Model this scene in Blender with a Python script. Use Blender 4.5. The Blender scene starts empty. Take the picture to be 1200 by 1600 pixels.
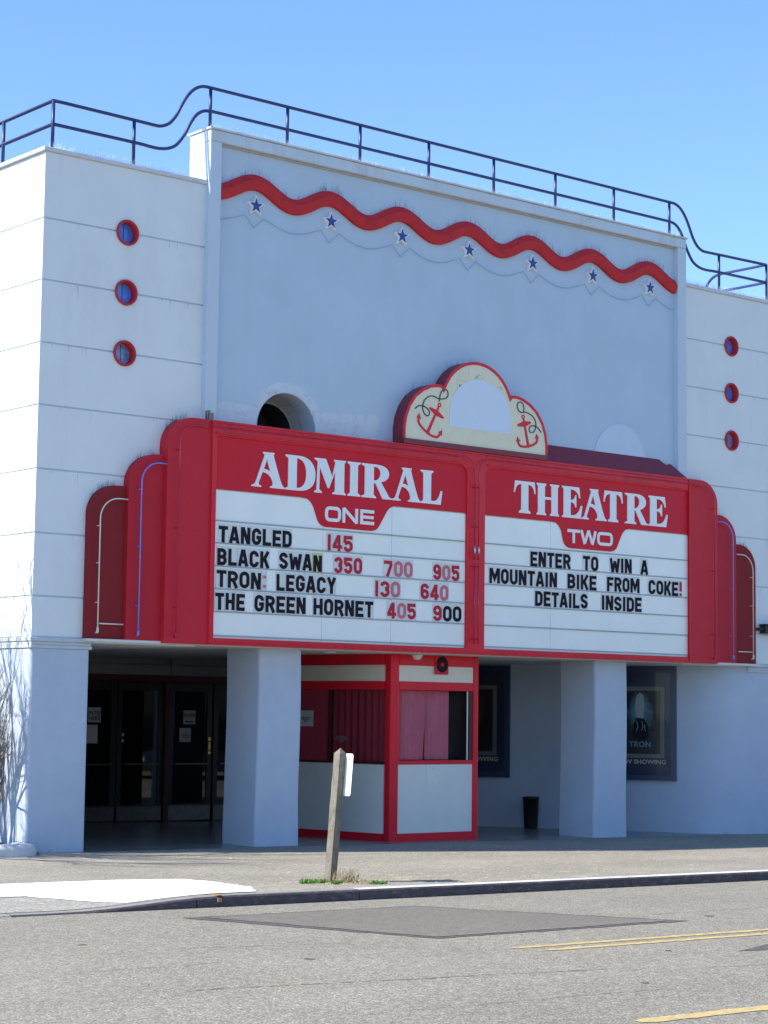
import bpy, bmesh, math, random
from mathutils import Vector, Matrix
from mathutils.geometry import tessellate_polygon

# ------------------------------------------------------------------ camera
sc = bpy.context.scene
col = sc.collection
YAW, PITCH, ROLL = 0.6933606892943153, 0.09830559500280653, 0.012714170195364851
fw = Vector((math.sin(YAW)*math.cos(PITCH), math.cos(YAW)*math.cos(PITCH), math.sin(PITCH)))
rt = Vector((math.cos(YAW), -math.sin(YAW), 0)); up = rt.cross(fw)
r2 = rt*math.cos(ROLL) + up*math.sin(ROLL); u2 = -rt*math.sin(ROLL) + up*math.cos(ROLL)
cam = bpy.data.cameras.new("camera"); camo = bpy.data.objects.new("camera", cam); col.objects.link(camo)
m = Matrix((r2, u2, -fw)).transposed().to_4x4(); m.translation = Vector((-13.2581, -23.0, 1.8833)); camo.matrix_world = m
cam.sensor_fit = 'HORIZONTAL'; cam.sensor_width = 36; cam.lens = 36*3183.05/1200
cam.clip_start = 0.1; cam.clip_end = 5000
sc.camera = camo

# ------------------------------------------------------------------ sky, sun, exposure
SUN_EL = math.radians(45.6)
sd = Vector((-0.669, 0.205, 0.714)).normalized()           # towards the sun
w = bpy.data.worlds.new("World"); sc.world = w; w.use_nodes = True
nt = w.node_tree; bg = nt.nodes['Background']
sky = nt.nodes.new('ShaderNodeTexSky'); sky.sky_type = 'NISHITA'; sky.sun_disc = False
sky.sun_elevation = SUN_EL; sky.sun_rotation = math.atan2(sd.x, sd.y)
sky.altitude = 0; sky.air_density = 1.0; sky.dust_density = 0.0; sky.ozone_density = 7.5
nt.links.new(sky.outputs[0], bg.inputs[0]); bg.inputs[1].default_value = 0.13
sun = bpy.data.lights.new("sun", 'SUN'); sun.energy = 3.9; sun.angle = math.radians(0.5); sun.color = (1.0, 0.955, 0.88)
suno = bpy.data.objects.new("sun", sun); col.objects.link(suno); suno.location = (-20, 10, 30)
suno.rotation_euler = (-sd).to_track_quat('-Z', 'Y').to_euler()
vs = sc.view_settings; vs.view_transform = 'Standard'; vs.look = 'None'; vs.gamma = 1; vs.use_curve_mapping = False
vs.exposure = 1.0

# ------------------------------------------------------------------ helpers
R = random.Random(7)

def mat(name, c, rough=0.6, var=0.06, vscale=3.0, bump=0.0, bscale=60, metal=0.0, spec=0.5, dirt=None, coat=0.0, c2=None):
    m = bpy.data.materials.new(name); m.use_nodes = True; n = m.node_tree.nodes; l = m.node_tree.links
    b = n['Principled BSDF']; b.inputs['Roughness'].default_value = rough; b.inputs['Metallic'].default_value = metal
    b.inputs['Specular IOR Level'].default_value = spec
    b.inputs['Coat Weight'].default_value = coat; b.inputs['Coat Roughness'].default_value = 0.05
    geo = n.new('ShaderNodeNewGeometry')
    nz = n.new('ShaderNodeTexNoise'); nz.inputs['Scale'].default_value = vscale; nz.inputs['Detail'].default_value = 8
    nz.inputs['Roughness'].default_value = 0.65
    l.new(geo.outputs['Position'], nz.inputs['Vector'])
    rp = n.new('ShaderNodeValToRGB'); rp.color_ramp.elements[0].position = 0.3; rp.color_ramp.elements[1].position = 0.7
    ca = c2 if c2 else [x*(1-var) for x in c]; cb = [min(1, x*(1+var)) for x in c] if not c2 else c
    rp.color_ramp.elements[0].color = (*ca, 1); rp.color_ramp.elements[1].color = (*cb, 1)
    l.new(nz.outputs['Fac'], rp.inputs['Fac']); out = rp.outputs['Color']
    if dirt:                                     # (colour, amount, scale xyz): streaks or smudges with a shape of their own
        dc, amt, s = dirt
        mp = n.new('ShaderNodeMapping'); mp.inputs['Scale'].default_value = s
        l.new(geo.outputs['Position'], mp.inputs['Vector'])
        d = n.new('ShaderNodeTexNoise'); d.inputs['Scale'].default_value = 1; d.inputs['Detail'].default_value = 9; d.inputs['Roughness'].default_value = .7
        l.new(mp.outputs[0], d.inputs['Vector'])
        dr = n.new('ShaderNodeValToRGB'); dr.color_ramp.elements[0].position = .52; dr.color_ramp.elements[1].position = .75
        dr.color_ramp.elements[0].color = (0, 0, 0, 1); dr.color_ramp.elements[1].color = (amt, amt, amt, 1)
        l.new(d.outputs['Fac'], dr.inputs['Fac'])
        mx = n.new('ShaderNodeMix'); mx.data_type = 'RGBA'
        l.new(dr.outputs['Color'], mx.inputs[0]); l.new(out, mx.inputs[6]); mx.inputs[7].default_value = (*dc, 1); out = mx.outputs[2]
    l.new(out, b.inputs['Base Color'])
    if bump > 0:
        bn = n.new('ShaderNodeTexNoise'); bn.inputs['Scale'].default_value = bscale; bn.inputs['Detail'].default_value = 4
        l.new(geo.outputs['Position'], bn.inputs['Vector'])
        bp = n.new('ShaderNodeBump'); bp.inputs['Strength'].default_value = bump; bp.inputs['Distance'].default_value = 0.01
        l.new(bn.outputs['Fac'], bp.inputs['Height']); l.new(bp.outputs['Normal'], b.inputs['Normal'])
    return m

def speckle(name, base, dark, light, scale, rough=0.9, bump=0.5, patch=0.12):
    """asphalt / exposed aggregate: chips of three tones plus large worn areas"""
    m = bpy.data.materials.new(name); m.use_nodes = True; n = m.node_tree.nodes; l = m.node_tree.links
    b = n['Principled BSDF']; b.inputs['Roughness'].default_value = rough; b.inputs['Specular IOR Level'].default_value = 0.25
    geo = n.new('ShaderNodeNewGeometry')
    v = n.new('ShaderNodeTexVoronoi'); v.inputs['Scale'].default_value = scale; l.new(geo.outputs['Position'], v.inputs['Vector'])
    sp = n.new('ShaderNodeSeparateColor'); l.new(v.outputs['Color'], sp.inputs[0])
    rp = n.new('ShaderNodeValToRGB'); e = rp.color_ramp.elements
    e[0].position = 0.05; e[0].color = (*dark, 1); e[1].position = 0.97; e[1].color = (*light, 1)
    a = e.new(0.35); a.color = (*base, 1); a = e.new(0.75); a.color = (*[x*1.12 for x in base], 1)
    l.new(sp.outputs[0], rp.inputs['Fac'])
    nz = n.new('ShaderNodeTexNoise'); nz.inputs['Scale'].default_value = 0.6; nz.inputs['Detail'].default_value = 9; nz.inputs['Roughness'].default_value = .7
    l.new(geo.outputs['Position'], nz.inputs['Vector'])
    mr = n.new('ShaderNodeMapRange'); mr.inputs[1].default_value = .3; mr.inputs[2].default_value = .7
    mr.inputs[3].default_value = 1-patch; mr.inputs[4].default_value = 1+patch; l.new(nz.outputs['Fac'], mr.inputs[0])
    nz2 = n.new('ShaderNodeTexNoise'); nz2.inputs['Scale'].default_value = 14; nz2.inputs['Detail'].default_value = 6
    l.new(geo.outputs['Position'], nz2.inputs['Vector'])
    mr2 = n.new('ShaderNodeMapRange'); mr2.inputs[1].default_value = .3; mr2.inputs[2].default_value = .7
    mr2.inputs[3].default_value = .88; mr2.inputs[4].default_value = 1.12; l.new(nz2.outputs['Fac'], mr2.inputs[0])
    mu = n.new('ShaderNodeMath'); mu.operation = 'MULTIPLY'; l.new(mr.outputs[0], mu.inputs[0]); l.new(mr2.outputs[0], mu.inputs[1])
    mp = n.new('ShaderNodeMapping'); mp.inputs['Scale'].default_value = (.05, .55, 1); l.new(geo.outputs['Position'], mp.inputs['Vector'])
    ln_ = n.new('ShaderNodeTexNoise'); ln_.inputs['Scale'].default_value = 1; ln_.inputs['Detail'].default_value = 5; l.new(mp.outputs[0], ln_.inputs['Vector'])
    mr3 = n.new('ShaderNodeMapRange'); mr3.inputs[1].default_value = .3; mr3.inputs[2].default_value = .7; mr3.inputs[3].default_value = 1-patch*.8; mr3.inputs[4].default_value = 1+patch*.8; l.new(ln_.outputs['Fac'], mr3.inputs[0])
    mu2 = n.new('ShaderNodeMath'); mu2.operation = 'MULTIPLY'; l.new(mu.outputs[0], mu2.inputs[0]); l.new(mr3.outputs[0], mu2.inputs[1]); mu = mu2
    vm = n.new('ShaderNodeVectorMath'); vm.operation = 'SCALE'; l.new(rp.outputs[0], vm.inputs[0]); l.new(mu.outputs[0], vm.inputs['Scale'])
    l.new(vm.outputs[0], b.inputs['Base Color'])
    bp = n.new('ShaderNodeBump'); bp.inputs['Strength'].default_value = bump; bp.inputs['Distance'].default_value = 0.004
    l.new(v.outputs['Distance'], bp.inputs['Height']); l.new(bp.outputs['Normal'], b.inputs['Normal'])
    return m

M = {}
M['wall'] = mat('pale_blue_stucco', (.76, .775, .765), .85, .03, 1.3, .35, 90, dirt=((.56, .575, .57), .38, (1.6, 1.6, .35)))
def feet(m_, z0=.05):
    n = m_.node_tree.nodes; l = m_.node_tree.links; b = n['Principled BSDF']; src = b.inputs['Base Color'].links[0].from_socket
    geo = n.new('ShaderNodeNewGeometry'); sp_ = n.new('ShaderNodeSeparateXYZ'); l.new(geo.outputs['Position'], sp_.inputs[0])
    mr = n.new('ShaderNodeMapRange'); mr.inputs[1].default_value = z0; mr.inputs[2].default_value = z0+.30; mr.inputs[3].default_value = .10; mr.inputs[4].default_value = -.25; sl = n.new('ShaderNodeMath'); sl.operation = 'MULTIPLY_ADD'; sl.inputs[1].default_value = .0105; l.new(sp_.outputs[0], sl.inputs[0]); l.new(sp_.outputs[2], sl.inputs[2]); l.new(sl.outputs[0], mr.inputs[0])
    nz = n.new('ShaderNodeTexNoise'); nz.inputs['Scale'].default_value = 9; nz.inputs['Detail'].default_value = 8; nz.inputs['Roughness'].default_value = .75; l.new(geo.outputs['Position'], nz.inputs['Vector'])
    ad = n.new('ShaderNodeMath'); ad.operation = 'ADD'; l.new(nz.outputs['Fac'], ad.inputs[0]); l.new(mr.outputs[0], ad.inputs[1])
    rp = n.new('ShaderNodeValToRGB'); rp.color_ramp.elements[0].position = .66; rp.color_ramp.elements[1].position = .74; l.new(ad.outputs[0], rp.inputs[0])
    mx_ = n.new('ShaderNodeMix'); mx_.data_type = 'RGBA'; l.new(rp.outputs[0], mx_.inputs[0]); l.new(src, mx_.inputs[6]); mx_.inputs[7].default_value = (.22, .21, .21, 1)
    l.new(mx_.outputs[2], b.inputs['Base Color'])
M['panel'] = mat('grey_blue_stucco', (.50, .60, .70), .85, .04, 1.1, .35, 90, dirt=((.42, .50, .58), .35, (2, 2, .4)))
M['pier'] = mat('frame_stucco', (.56, .64, .71), .85, .03, 1.3, .3, 90)
M['frame'] = mat('frame_stucco_rusty', (.58, .65, .71), .85, .04, 1.3, .3, 90, dirt=((.50, .38, .22), .5, (5, 5, .3)))
M['cope'] = mat('coping_paint', (.60, .62, .64), .6, .06, 6, .1, 40, dirt=((.3, .26, .2), .5, (3, 3, 8)))
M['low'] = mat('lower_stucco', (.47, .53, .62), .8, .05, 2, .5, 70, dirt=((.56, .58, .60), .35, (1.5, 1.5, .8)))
feet(M['low'])
M['belt'] = mat('belt_paint', (.50, .54, .57), .7, .08, 6, .2, 60, dirt=((.32, .28, .22), .5, (2, 2, 14)))
M['patchp'] = mat('bare_primer', (.60, .66, .71), .8, .05, 5, .4, 60, dirt=((.35, .22, .2), .6, (9, 9, 9)))
M['patch2'] = mat('fresh_paint', (.56, .66, .76), .8, .02, 5, .3, 60)
M['red'] = mat('red_enamel', (.72, .014, .030), .38, .08, 4, .05, 30, dirt=((.30, .02, .03), .5, (2, 2, .6)), spec=.3)
M['redflat'] = mat('red_vinyl', (.66, .012, .030), .55, .04, 4, spec=.25)
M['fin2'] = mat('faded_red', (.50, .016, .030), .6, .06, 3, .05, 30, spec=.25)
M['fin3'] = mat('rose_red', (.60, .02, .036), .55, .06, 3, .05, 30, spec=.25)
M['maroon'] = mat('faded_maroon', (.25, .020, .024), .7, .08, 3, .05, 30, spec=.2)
M['roofred'] = mat('flashing_red', (.20, .016, .034), .5, .1, 5)
M['wave'] = mat('wave_red', (.56, .028, .036), .7, .08, 8, .3, 25, spec=.25, dirt=((.20, .03, .03), .7, (4, 4, 7)))
M['board'] = mat('milky_acrylic', (.90, .89, .82), .28, .03, 1.5, dirt=((.80, .82, .80), .5, (1.2, 1, .5)))
M['track'] = mat('track_grey', (.34, .37, .40), .5, .1, 9)
M['tile'] = mat('clear_letter_tile', (.70, .70, .66), .3, .05, 9)
M['tiley'] = mat('yellow_letter_tile', (.62, .60, .20), .3, .05, 9)
M['black'] = mat('black_plastic', (.018, .014, .02), .75, .2, 20, spec=.15)
M['rednum'] = mat('red_plastic', (.55, .022, .05), .6, .1, 20, spec=.2)
M['pinknum'] = mat('faded_red_plastic', (.62, .18, .21), .6, .1, 20, spec=.2)
M['white'] = mat('white_vinyl', (.86, .86, .84), .45, .03, 6)
M['trimred'] = mat('porthole_red', (.50, .020, .035), .6, .08, 12)
M['blueglass'] = mat('blue_glass', (.09, .24, .85), .25, .3, 9)
M['blueglass2'] = mat('dusty_blue_glass', (.20, .30, .55), .25, .5, 12)
M['navy'] = mat('navy_enamel', (.016, .032, .13), .4, .15, 12)
M['navy2'] = mat('star_blue', (.02, .05, .24), .5, .1, 12)
M['cream'] = mat('cream_paint', (.78, .71, .50), .5, .04, 5, dirt=((.48, .46, .36), .4, (4, 4, 2)))
M['creamp'] = mat('cream_panel', (.74, .68, .56), .5, .04, 5)
M['boothp'] = mat('booth_white_panel', (.72, .70, .64), .45, .04, 2)
M['ropec'] = mat('rope_grey', (.05, .055, .07), .5, .1, 9)
M['tubew'] = mat('cream_neon_tube', (.72, .70, .58), .2, .05, 5)
M['tubeb'] = mat('blue_neon_tube', (.12, .26, .80), .2, .05, 5)
M['tuber'] = mat('red_neon_tube', (.55, .01, .05), .15, .05, 5)
M['wire'] = mat('thin_wire', (.34, .40, .48), .6, .1, 5)
M['spike'] = mat('dark_wire', (.10, .10, .12), .6, .2, 5)
M['cspike'] = mat('clear_plastic_spike', (.75, .8, .85), .25, .05, 5)
M['soffit'] = mat('soffit_paint', (.66, .65, .60), .7, .06, 2, .2, 50, dirt=((.3, .28, .24), .4, (2, 2, 2)))
M['lobby'] = mat('lobby_wall', (.47, .53, .62), .8, .05, 2, .5, 70, dirt=((.56, .58, .60), .35, (1.5, 1.5, .8)))
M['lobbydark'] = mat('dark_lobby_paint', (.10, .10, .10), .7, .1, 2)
M['doorf'] = mat('dark_brown_door', (.018, .013, .011), .4, .2, 9)
M['glassd'] = mat('dark_door_glass', (.004, .004, .005), .02, .1, 1, spec=.6)
M['kick'] = mat('scuffed_kick_plate', (.16, .14, .12), .35, .2, 9, metal=.6)
M['darkred'] = mat('dark_red_trim', (.07, .008, .010), .5, .1, 6)
M['brass'] = mat('brass', (.72, .50, .10), .25, .1, 20, metal=.9)
M['paper'] = mat('paper', (.48, .48, .46), .7, .05, 10)
M['ink'] = mat('ink', (.04, .04, .05), .7, .05, 10)
M['curtain'] = mat('rose_curtain', (.74, .20, .27), .8, .08, 6)
M['curtaind'] = mat('crimson_curtain', (.34, .026, .05), .8, .08, 6)
M['navyc'] = mat('case_navy', (.016, .032, .085), .35, .15, 6)
M['posterb'] = mat('poster_border', (.20, .21, .20), .5, .05, 6)
M['bin'] = mat('dark_brown_bin', (.018, .014, .013), .5, .2, 9)
M['wood'] = mat('weathered_wood', (.20, .178, .140), .95, .25, 7, .6, 40, spec=.1, dirt=((.055, .048, .04), .9, (40, 40, 4)))
M['signw'] = mat('sign_back_white', (.80, .81, .80), .4, .04, 9)
M['grass'] = mat('grass_green', (.10, .22, .03), .7, .4, 30)
M['straw'] = mat('dry_straw', (.50, .40, .24), .8, .25, 30)
M['petal'] = mat('dandelion_yellow', (.80, .45, .02), .6, .1, 30)
M['bark'] = mat('pale_bark', (.20, .18, .16), .9, .2, 9, .5, 30)
M['soil'] = mat('dark_soil', (.045, .037, .028), .95, .3, 12, .8, 30)
M['conc'] = mat('planter_concrete', (.66, .63, .60), .85, .1, 6, .5, 50, dirt=((.2, .2, .2), .6, (6, 6, 6)))
M['kerb'] = mat('kerb_dark_paint', (.075, .058, .064), .8, .25, 6, .6, 40, dirt=((.26, .23, .23), .6, (9, 9, 25)))
M['kerbt'] = mat('kerb_top_white', (.60, .58, .57), .85, .1, 6, .5, 40, dirt=((.25, .22, .22), .7, (3, 8, 8)))
M['kerbg'] = mat('kerb_top_grey', (.23, .22, .20), .9, .15, 6, .5, 40)
M['orange'] = mat('orange_marking_paint', (.42, .22, .08), .8, .2, 20)
M['padw'] = mat('white_painted_ramp', (.80, .79, .77), .85, .06, 3, .4, 60, dirt=((.55, .52, .48), .6, (3, 8, 8)))
M['walk'] = speckle('sidewalk_aggregate', (.262, .236, .186), (.16, .142, .115), (.41, .38, .32), 80, bump=.35, patch=.14)
M['ramp'] = speckle('ramp_concrete', (.29, .27, .23), (.20, .19, .16), (.40, .38, .34), 60, bump=.25)
M['road'] = speckle('asphalt', (.222, .202, .158), (.12, .108, .09), (.42, .39, .32), 95, bump=.6, patch=.09)
M['patch'] = speckle('patch_asphalt', (.165, .146, .120), (.12, .106, .088), (.21, .19, .16), 90, bump=.3, patch=.08)
M['tar'] = speckle('tar_edge', (.10, .092, .088), (.06, .055, .05), (.17, .16, .15), 80)
M['yellow'] = mat('worn_yellow_paint', (.60, .42, .13), .85, .12, 20, .4, 60, dirt=((.24, .22, .18), 1.0, (11, 60, 9)))
for e_ in [x for x in M['yellow'].node_tree.nodes if x.type == 'VALTORGB'][1:]: e_.color_ramp.elements[0].position = .44; e_.color_ramp.elements[1].position = .62
M['lobbyfloor'] = mat('terrazzo', (.22, .22, .21), .25, .2, 1.2, dirt=((.09, .09, .10), .9, (1.2, 1.2, 1)))
M['brick'] = mat('dark_brick', (.12, .07, .05), .9, .3, 5, .4, 30)
M['car'] = mat('dark_car_paint', (.012, .013, .02), .25, .1, 5, coat=.6)
M['carglass'] = mat('car_glass', (.01, .012, .014), .05, .1, 2)
M['tyre'] = mat('tyre_rubber', (.02, .02, .02), .8, .1, 9)
M['alu'] = mat('aluminium', (.6, .6, .6), .35, .05, 9, metal=.9)
M['brownbox'] = mat('dark_brown_board', (.022, .016, .014), .6, .2, 9)

def tag(o, label=None, cat=None, group=None, kind=None):
    if label: o['label'] = label
    if cat: o['category'] = cat
    if group: o['group'] = group
    if kind: o['kind'] = kind
    return o

def empty(name, label, cat, loc=(0, 0, 0), group=None):
    o = bpy.data.objects.new(name, None); col.objects.link(o); o.location = loc
    o.empty_display_size = .2
    return tag(o, label, cat, group)

bpy.context.view_layer.update()
def link(name, me, mats, parent=None):
    if not isinstance(mats, (list, tuple)): mats = [mats]
    for x in mats:
        if x.name not in [q.name for q in me.materials if q]: me.materials.append(x)
    o = bpy.data.objects.new(name, me); col.objects.link(o)
    if parent is not None:
        o.parent = parent
        p = parent; off = Vector((0, 0, 0))
        while p is not None: off += Vector(p.location); p = p.parent
        o.location = -off                       # all meshes are written in world coordinates
    return o

class MB:
    """collects shapes, then links them as ONE mesh"""
    def __init__(s): s.v = []; s.f = []; s.mi = []; s.sm = []
    def add(s, vs, fs, mi=0, smooth=False):
        b = len(s.v); s.v += [tuple(v) for v in vs]
        for f in fs: s.f.append([b+i for i in f]); s.mi.append(mi); s.sm.append(smooth)
        return s
    def box(s, x0, x1, y0, y1, z0, z1, mi=0):
        v = [(x0,y0,z0),(x1,y0,z0),(x1,y1,z0),(x0,y1,z0),(x0,y0,z1),(x1,y0,z1),(x1,y1,z1),(x0,y1,z1)]
        return s.add(v, [(0,3,2,1),(4,5,6,7),(0,1,5,4),(1,2,6,5),(2,3,7,6),(3,0,4,7)], mi)
    def obox(s, o, a, b, c, mi=0):               # oriented box: corner + three edge vectors
        o, a, b, c = map(Vector, (o, a, b, c))
        v = [o, o+a, o+a+b, o+b, o+c, o+a+c, o+a+b+c, o+b+c]
        return s.add(v, [(0,3,2,1),(4,5,6,7),(0,1,5,4),(1,2,6,5),(2,3,7,6),(3,0,4,7)], mi)
    def plate(s, loops, y0, y1, mi=0, fr=None, smooth=False):
        """loops (outline, holes...) in the x-z plane, extruded from y0 (front) to y1; fr maps (x,y,z)->world"""
        flat = [p for lp in loops for p in lp]; n = len(flat)
        if fr is None: fr = lambda x, y, z: (x, y, z)
        tris = tessellate_polygon([[Vector((p[0], p[1], 0)) for p in lp] for lp in loops])
        vs = [fr(p[0], y0, p[1]) for p in flat] + [fr(p[0], y1, p[1]) for p in flat]
        s.add(vs, [tuple(t) for t in tris] + [tuple(i+n for i in t) for t in tris], mi)
        k = 0
        for lp in loops:
            m = len(lp); base = k
            s.add([vs[base+i] for i in range(m)] + [vs[n+base+i] for i in range(m)],
                  [(i, (i+1) % m, m+(i+1) % m, m+i) for i in range(m)], mi, smooth)
            k += m
        return s
    def tube(s, pts, r, n=8, mi=0, closed=False, r_end=None):
        pts = [Vector(p) for p in pts]; N = len(pts); rings = []
        pu = None
        for i, p in enumerate(pts):
            if closed: d = (pts[(i+1) % N]-pts[i-1])
            else: d = (pts[min(i+1, N-1)]-pts[max(i-1, 0)])
            d.normalize()
            if pu is None: pu = d.orthogonal().normalized()
            else:
                pu = (pu - d*pu.dot(d)); pu = pu.normalized() if pu.length > 1e-6 else d.orthogonal().normalized()
            w_ = d.cross(pu); rr = r if r_end is None else r+(r_end-r)*i/max(1, N-1)
            rings.append([p+(pu*math.cos(2*math.pi*k/n)+w_*math.sin(2*math.pi*k/n))*rr for k in range(n)])
        vs = [v for q in rings for v in q]; fs = []
        for i in range(N if closed else N-1):
            j = (i+1) % N
            for k in range(n): fs.append((i*n+k, i*n+(k+1) % n, j*n+(k+1) % n, j*n+k))
        s.add(vs, fs, mi, True)
        if not closed: s.add(rings[0], [tuple(range(n))][::1], mi); s.add(rings[-1], [tuple(range(n))], mi)
        return s
    def lathe(s, prof, c, n=32, axis='y', mi=0, smooth=True):
        """profile of (radius, height) spun round an axis through c"""
        vs = []
        for (r_, h) in prof:
            for k in range(n):
                a = 2*math.pi*k/n
                if axis == 'y': vs.append((c[0]+r_*math.cos(a), c[1]+h, c[2]+r_*math.sin(a)))
                elif axis == 'x': vs.append((c[0]+h, c[1]+r_*math.cos(a), c[2]+r_*math.sin(a)))
                else: vs.append((c[0]+r_*math.cos(a), c[1]+r_*math.sin(a), c[2]+h))
        fs = [(i*n+k, i*n+(k+1) % n, (i+1)*n+(k+1) % n, (i+1)*n+k) for i in range(len(prof)-1) for k in range(n)]
        return s.add(vs, fs, mi, smooth)
    def build(s, name, mats, parent=None, bevel=0, fix=True, **t):
        me = bpy.data.meshes.new(name); me.from_pydata(s.v, [], s.f); me.update()
        for p, a, b in zip(me.polygons, s.mi, s.sm): p.material_index = a; p.use_smooth = b
        if fix:
            bm = bmesh.new(); bm.from_mesh(me)
            bmesh.ops.remove_doubles(bm, verts=bm.verts, dist=1e-5)
            bmesh.ops.recalc_face_normals(bm, faces=bm.faces); bm.to_mesh(me); bm.free()
        o = link(name, me, mats, parent)
        if bevel:
            b = o.modifiers.new('bevel', 'BEVEL'); b.width = bevel; b.segments = 2; b.limit_method = 'ANGLE'; b.angle_limit = math.radians(50)
        return tag(o, **t)

def arc(cx, cz, rx, rz, a0, a1, n=12):
    return [(cx+rx*math.cos(math.radians(a0+(a1-a0)*i/n)), cz+rz*math.sin(math.radians(a0+(a1-a0)*i/n))) for i in range(n+1)]
def circle(cx, cz, r, n=32): return arc(cx, cz, r, r, 0, 360-360/n, n-1)
def catmull(pts, n=8):
    out = []
    P = [pts[0]]+list(pts)+[pts[-1]]
    for i in range(1, len(P)-2):
        for k in range(n):
            t = k/n; a, b, c, d = [Vector(q) for q in P[i-1:i+3]]
            out.append(tuple(.5*((2*b)+(c-a)*t+(2*a-5*b+4*c-d)*t*t+(3*b-a-3*c+d)*t**3)))
    out.append(tuple(pts[-1])); return out
def gz(x, y=0):                                  # the street falls gently to the right
    return 0.05-0.0105*max(-60, min(80, x))

# ------------------------------------------------------------------ ground, road, sidewalk
def sheet(xs, ys, zf, mi=0, mb=None):
    mb = mb or MB(); n = len(ys)
    vs = [(x, y, zf(x, y)) for x in xs for y in ys]
    return mb.add(vs, [(i*n+j, (i+1)*n+j, (i+1)*n+j+1, i*n+j+1) for i in range(len(xs)-1) for j in range(n-1)], mi)
XS = [-900, -300, -60, 80, 300, 900]
sheet(XS, [-900, -200, -60, 60, 200, 900], lambda x, y: gz(x)-.30).build('ground', M['soil'], kind='structure')
KY = -6.30                                       # kerb front
sheet([-60, 80], [-19.0, KY-.005], lambda x, y: gz(x)-.11).build('road', M['road'], kind='structure')
def ramp(x):                                     # 1 where the kerb is full height, 0 at the dropped kerb
    t = (x+3.2)/1.9; t = max(0, min(1, t)); return t*t*(3-2*t)
def walkz(x, y):
    d = max(0, min(1, (y-KY)/1.9)); return gz(x)-.098*(1-ramp(x))*(1-d)
xs = [-60, -20, -8, -5]+[-4.5+.25*i for i in range(19)]+[4, 10, 20, 40, 80]
ys = [KY+.15, KY+.4, KY+.8, KY+1.2, KY+1.6, KY+1.9, -3, 0]
sheet(xs, ys, walkz).build('sidewalk', M['walk'], kind='structure')
sheet([.89, 14.9], [0.0, 7.0], lambda x, y: gz(x)+.002).build('lobby_floor', M['lobbyfloor'], kind='structure')
# dropped kerb ramp: paler concrete
sheet([-9, -6]+[-5+.25*i for i in range(15)], [KY+.15, KY+.45, KY+.8, KY+1.1], lambda x, y: walkz(x, y)+.005).build('ramp_concrete', M['ramp'], kind='structure')
# white painted flare on the sidewalk
padpts = [(-6.5, -5.2), (-6.0, -4.15), (-2.83, -4.38), (-1.6, -4.2), (-.62, -4.42), (-.5, -4.9), (-.55, -5.6), (-.83, -6.12), (-1.6, -6.13), (-2.41, -6.12), (-3.12, -5.0), (-4.5, -5.1)]
mb = MB()
N_ = 40
import itertools
def inside(px, py, poly):
    c = False; j = len(poly)-1
    for i in range(len(poly)):
        if (poly[i][1] > py) != (poly[j][1] > py) and px < (poly[j][0]-poly[i][0])*(py-poly[i][1])/(poly[j][1]-poly[i][1])+poly[i][0]: c = not c
        j = i
    return c
rows = [KY+.18+i*.06 for i in range(36)]
prev = None
for y in rows:                                   # clip the polygon into thin strips that follow the slope
    xsx = []
    for i in range(len(padpts)):
        a, b = padpts[i], padpts[(i+1) % len(padpts)]
        if (a[1] > y) != (b[1] > y): xsx.append(a[0]+(b[0]-a[0])*(y-a[1])/(b[1]-a[1]))
    if len(xsx) >= 2:
        cur = (min(xsx)+R.uniform(-.02, .02), max(xsx)+R.uniform(-.025, .025), y)
        if prev:
            k = 14
            vs = []
            for q in (prev, cur):
                for i in range(k+1):
                    x = q[0]+(q[1]-q[0])*i/k; vs.append((x, q[2], walkz(x, q[2])+.010))
            mb.add(vs, [(i, i+1, k+2+i, k+1+i) for i in range(k)])
        prev = cur
    else: prev = None
mb.build('painted_ramp_flare', M['padw'], kind='structure')

# kerb: stones as pieces
kerb = bpy.data.objects.new('kerb', None); col.objects.link(kerb); kerb['kind'] = 'structure'
x = -14.0
edges = []
while x < 60: edges.append(x); x += 2.05 if x < 14 else 6.0
for a, b in zip(edges[:-1], edges[1:]):
    mb = MB(); n = 8
    for k in range(n):
        xa = a+.006+(b-a-.012)*k/n; xb = a+.006+(b-a-.012)*(k+1)/n
        za, zb = walkz(xa, KY+.08)+.004, walkz(xb, KY+.08)+.004
        ga, gb = gz(xa)-.2, gz(xb)-.2
        ch = .022
        prof = lambda x_, zt, g: [(x_, KY-.012, g), (x_, KY, zt-ch), (x_, KY+ch*.7, zt-.004), (x_, KY+ch*1.6, zt), (x_, KY+.152, zt), (x_, KY+.152, g)]
        A = prof(xa, za, ga); B = prof(xb, zb, gb)
        top = 1
        mb.add(A+B, [(0, 1, 7, 6), (1, 2, 8, 7)], 0)
        mb.add(A+B, [(2, 3, 9, 8), (3, 4, 10, 9), (4, 5, 11, 10)], top)
        if k == 0: mb.add(A, [(0, 1, 2, 3, 4, 5)], 0)
        if k == n-1: mb.add(B, [(0, 1, 2, 3, 4, 5)], 0)
    mb.build('kerb_stone', [M['kerb'] if a > -4.3 else M['ramp'], M['kerbt'] if a > -.1 else M['kerbg'] if a > -4.3 else M['ramp']], kerb)
MB().box(-1.46, -1.40, KY-.006, KY+.10, gz(-1.4)+.0042, gz(-1.4)+.008).box(-1.46, -1.41, KY-.0165, KY-.006, gz(-1.4)-.06, gz(-1.4)-.02).build('kerb_paint_mark', M['orange'], kind='structure')

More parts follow.
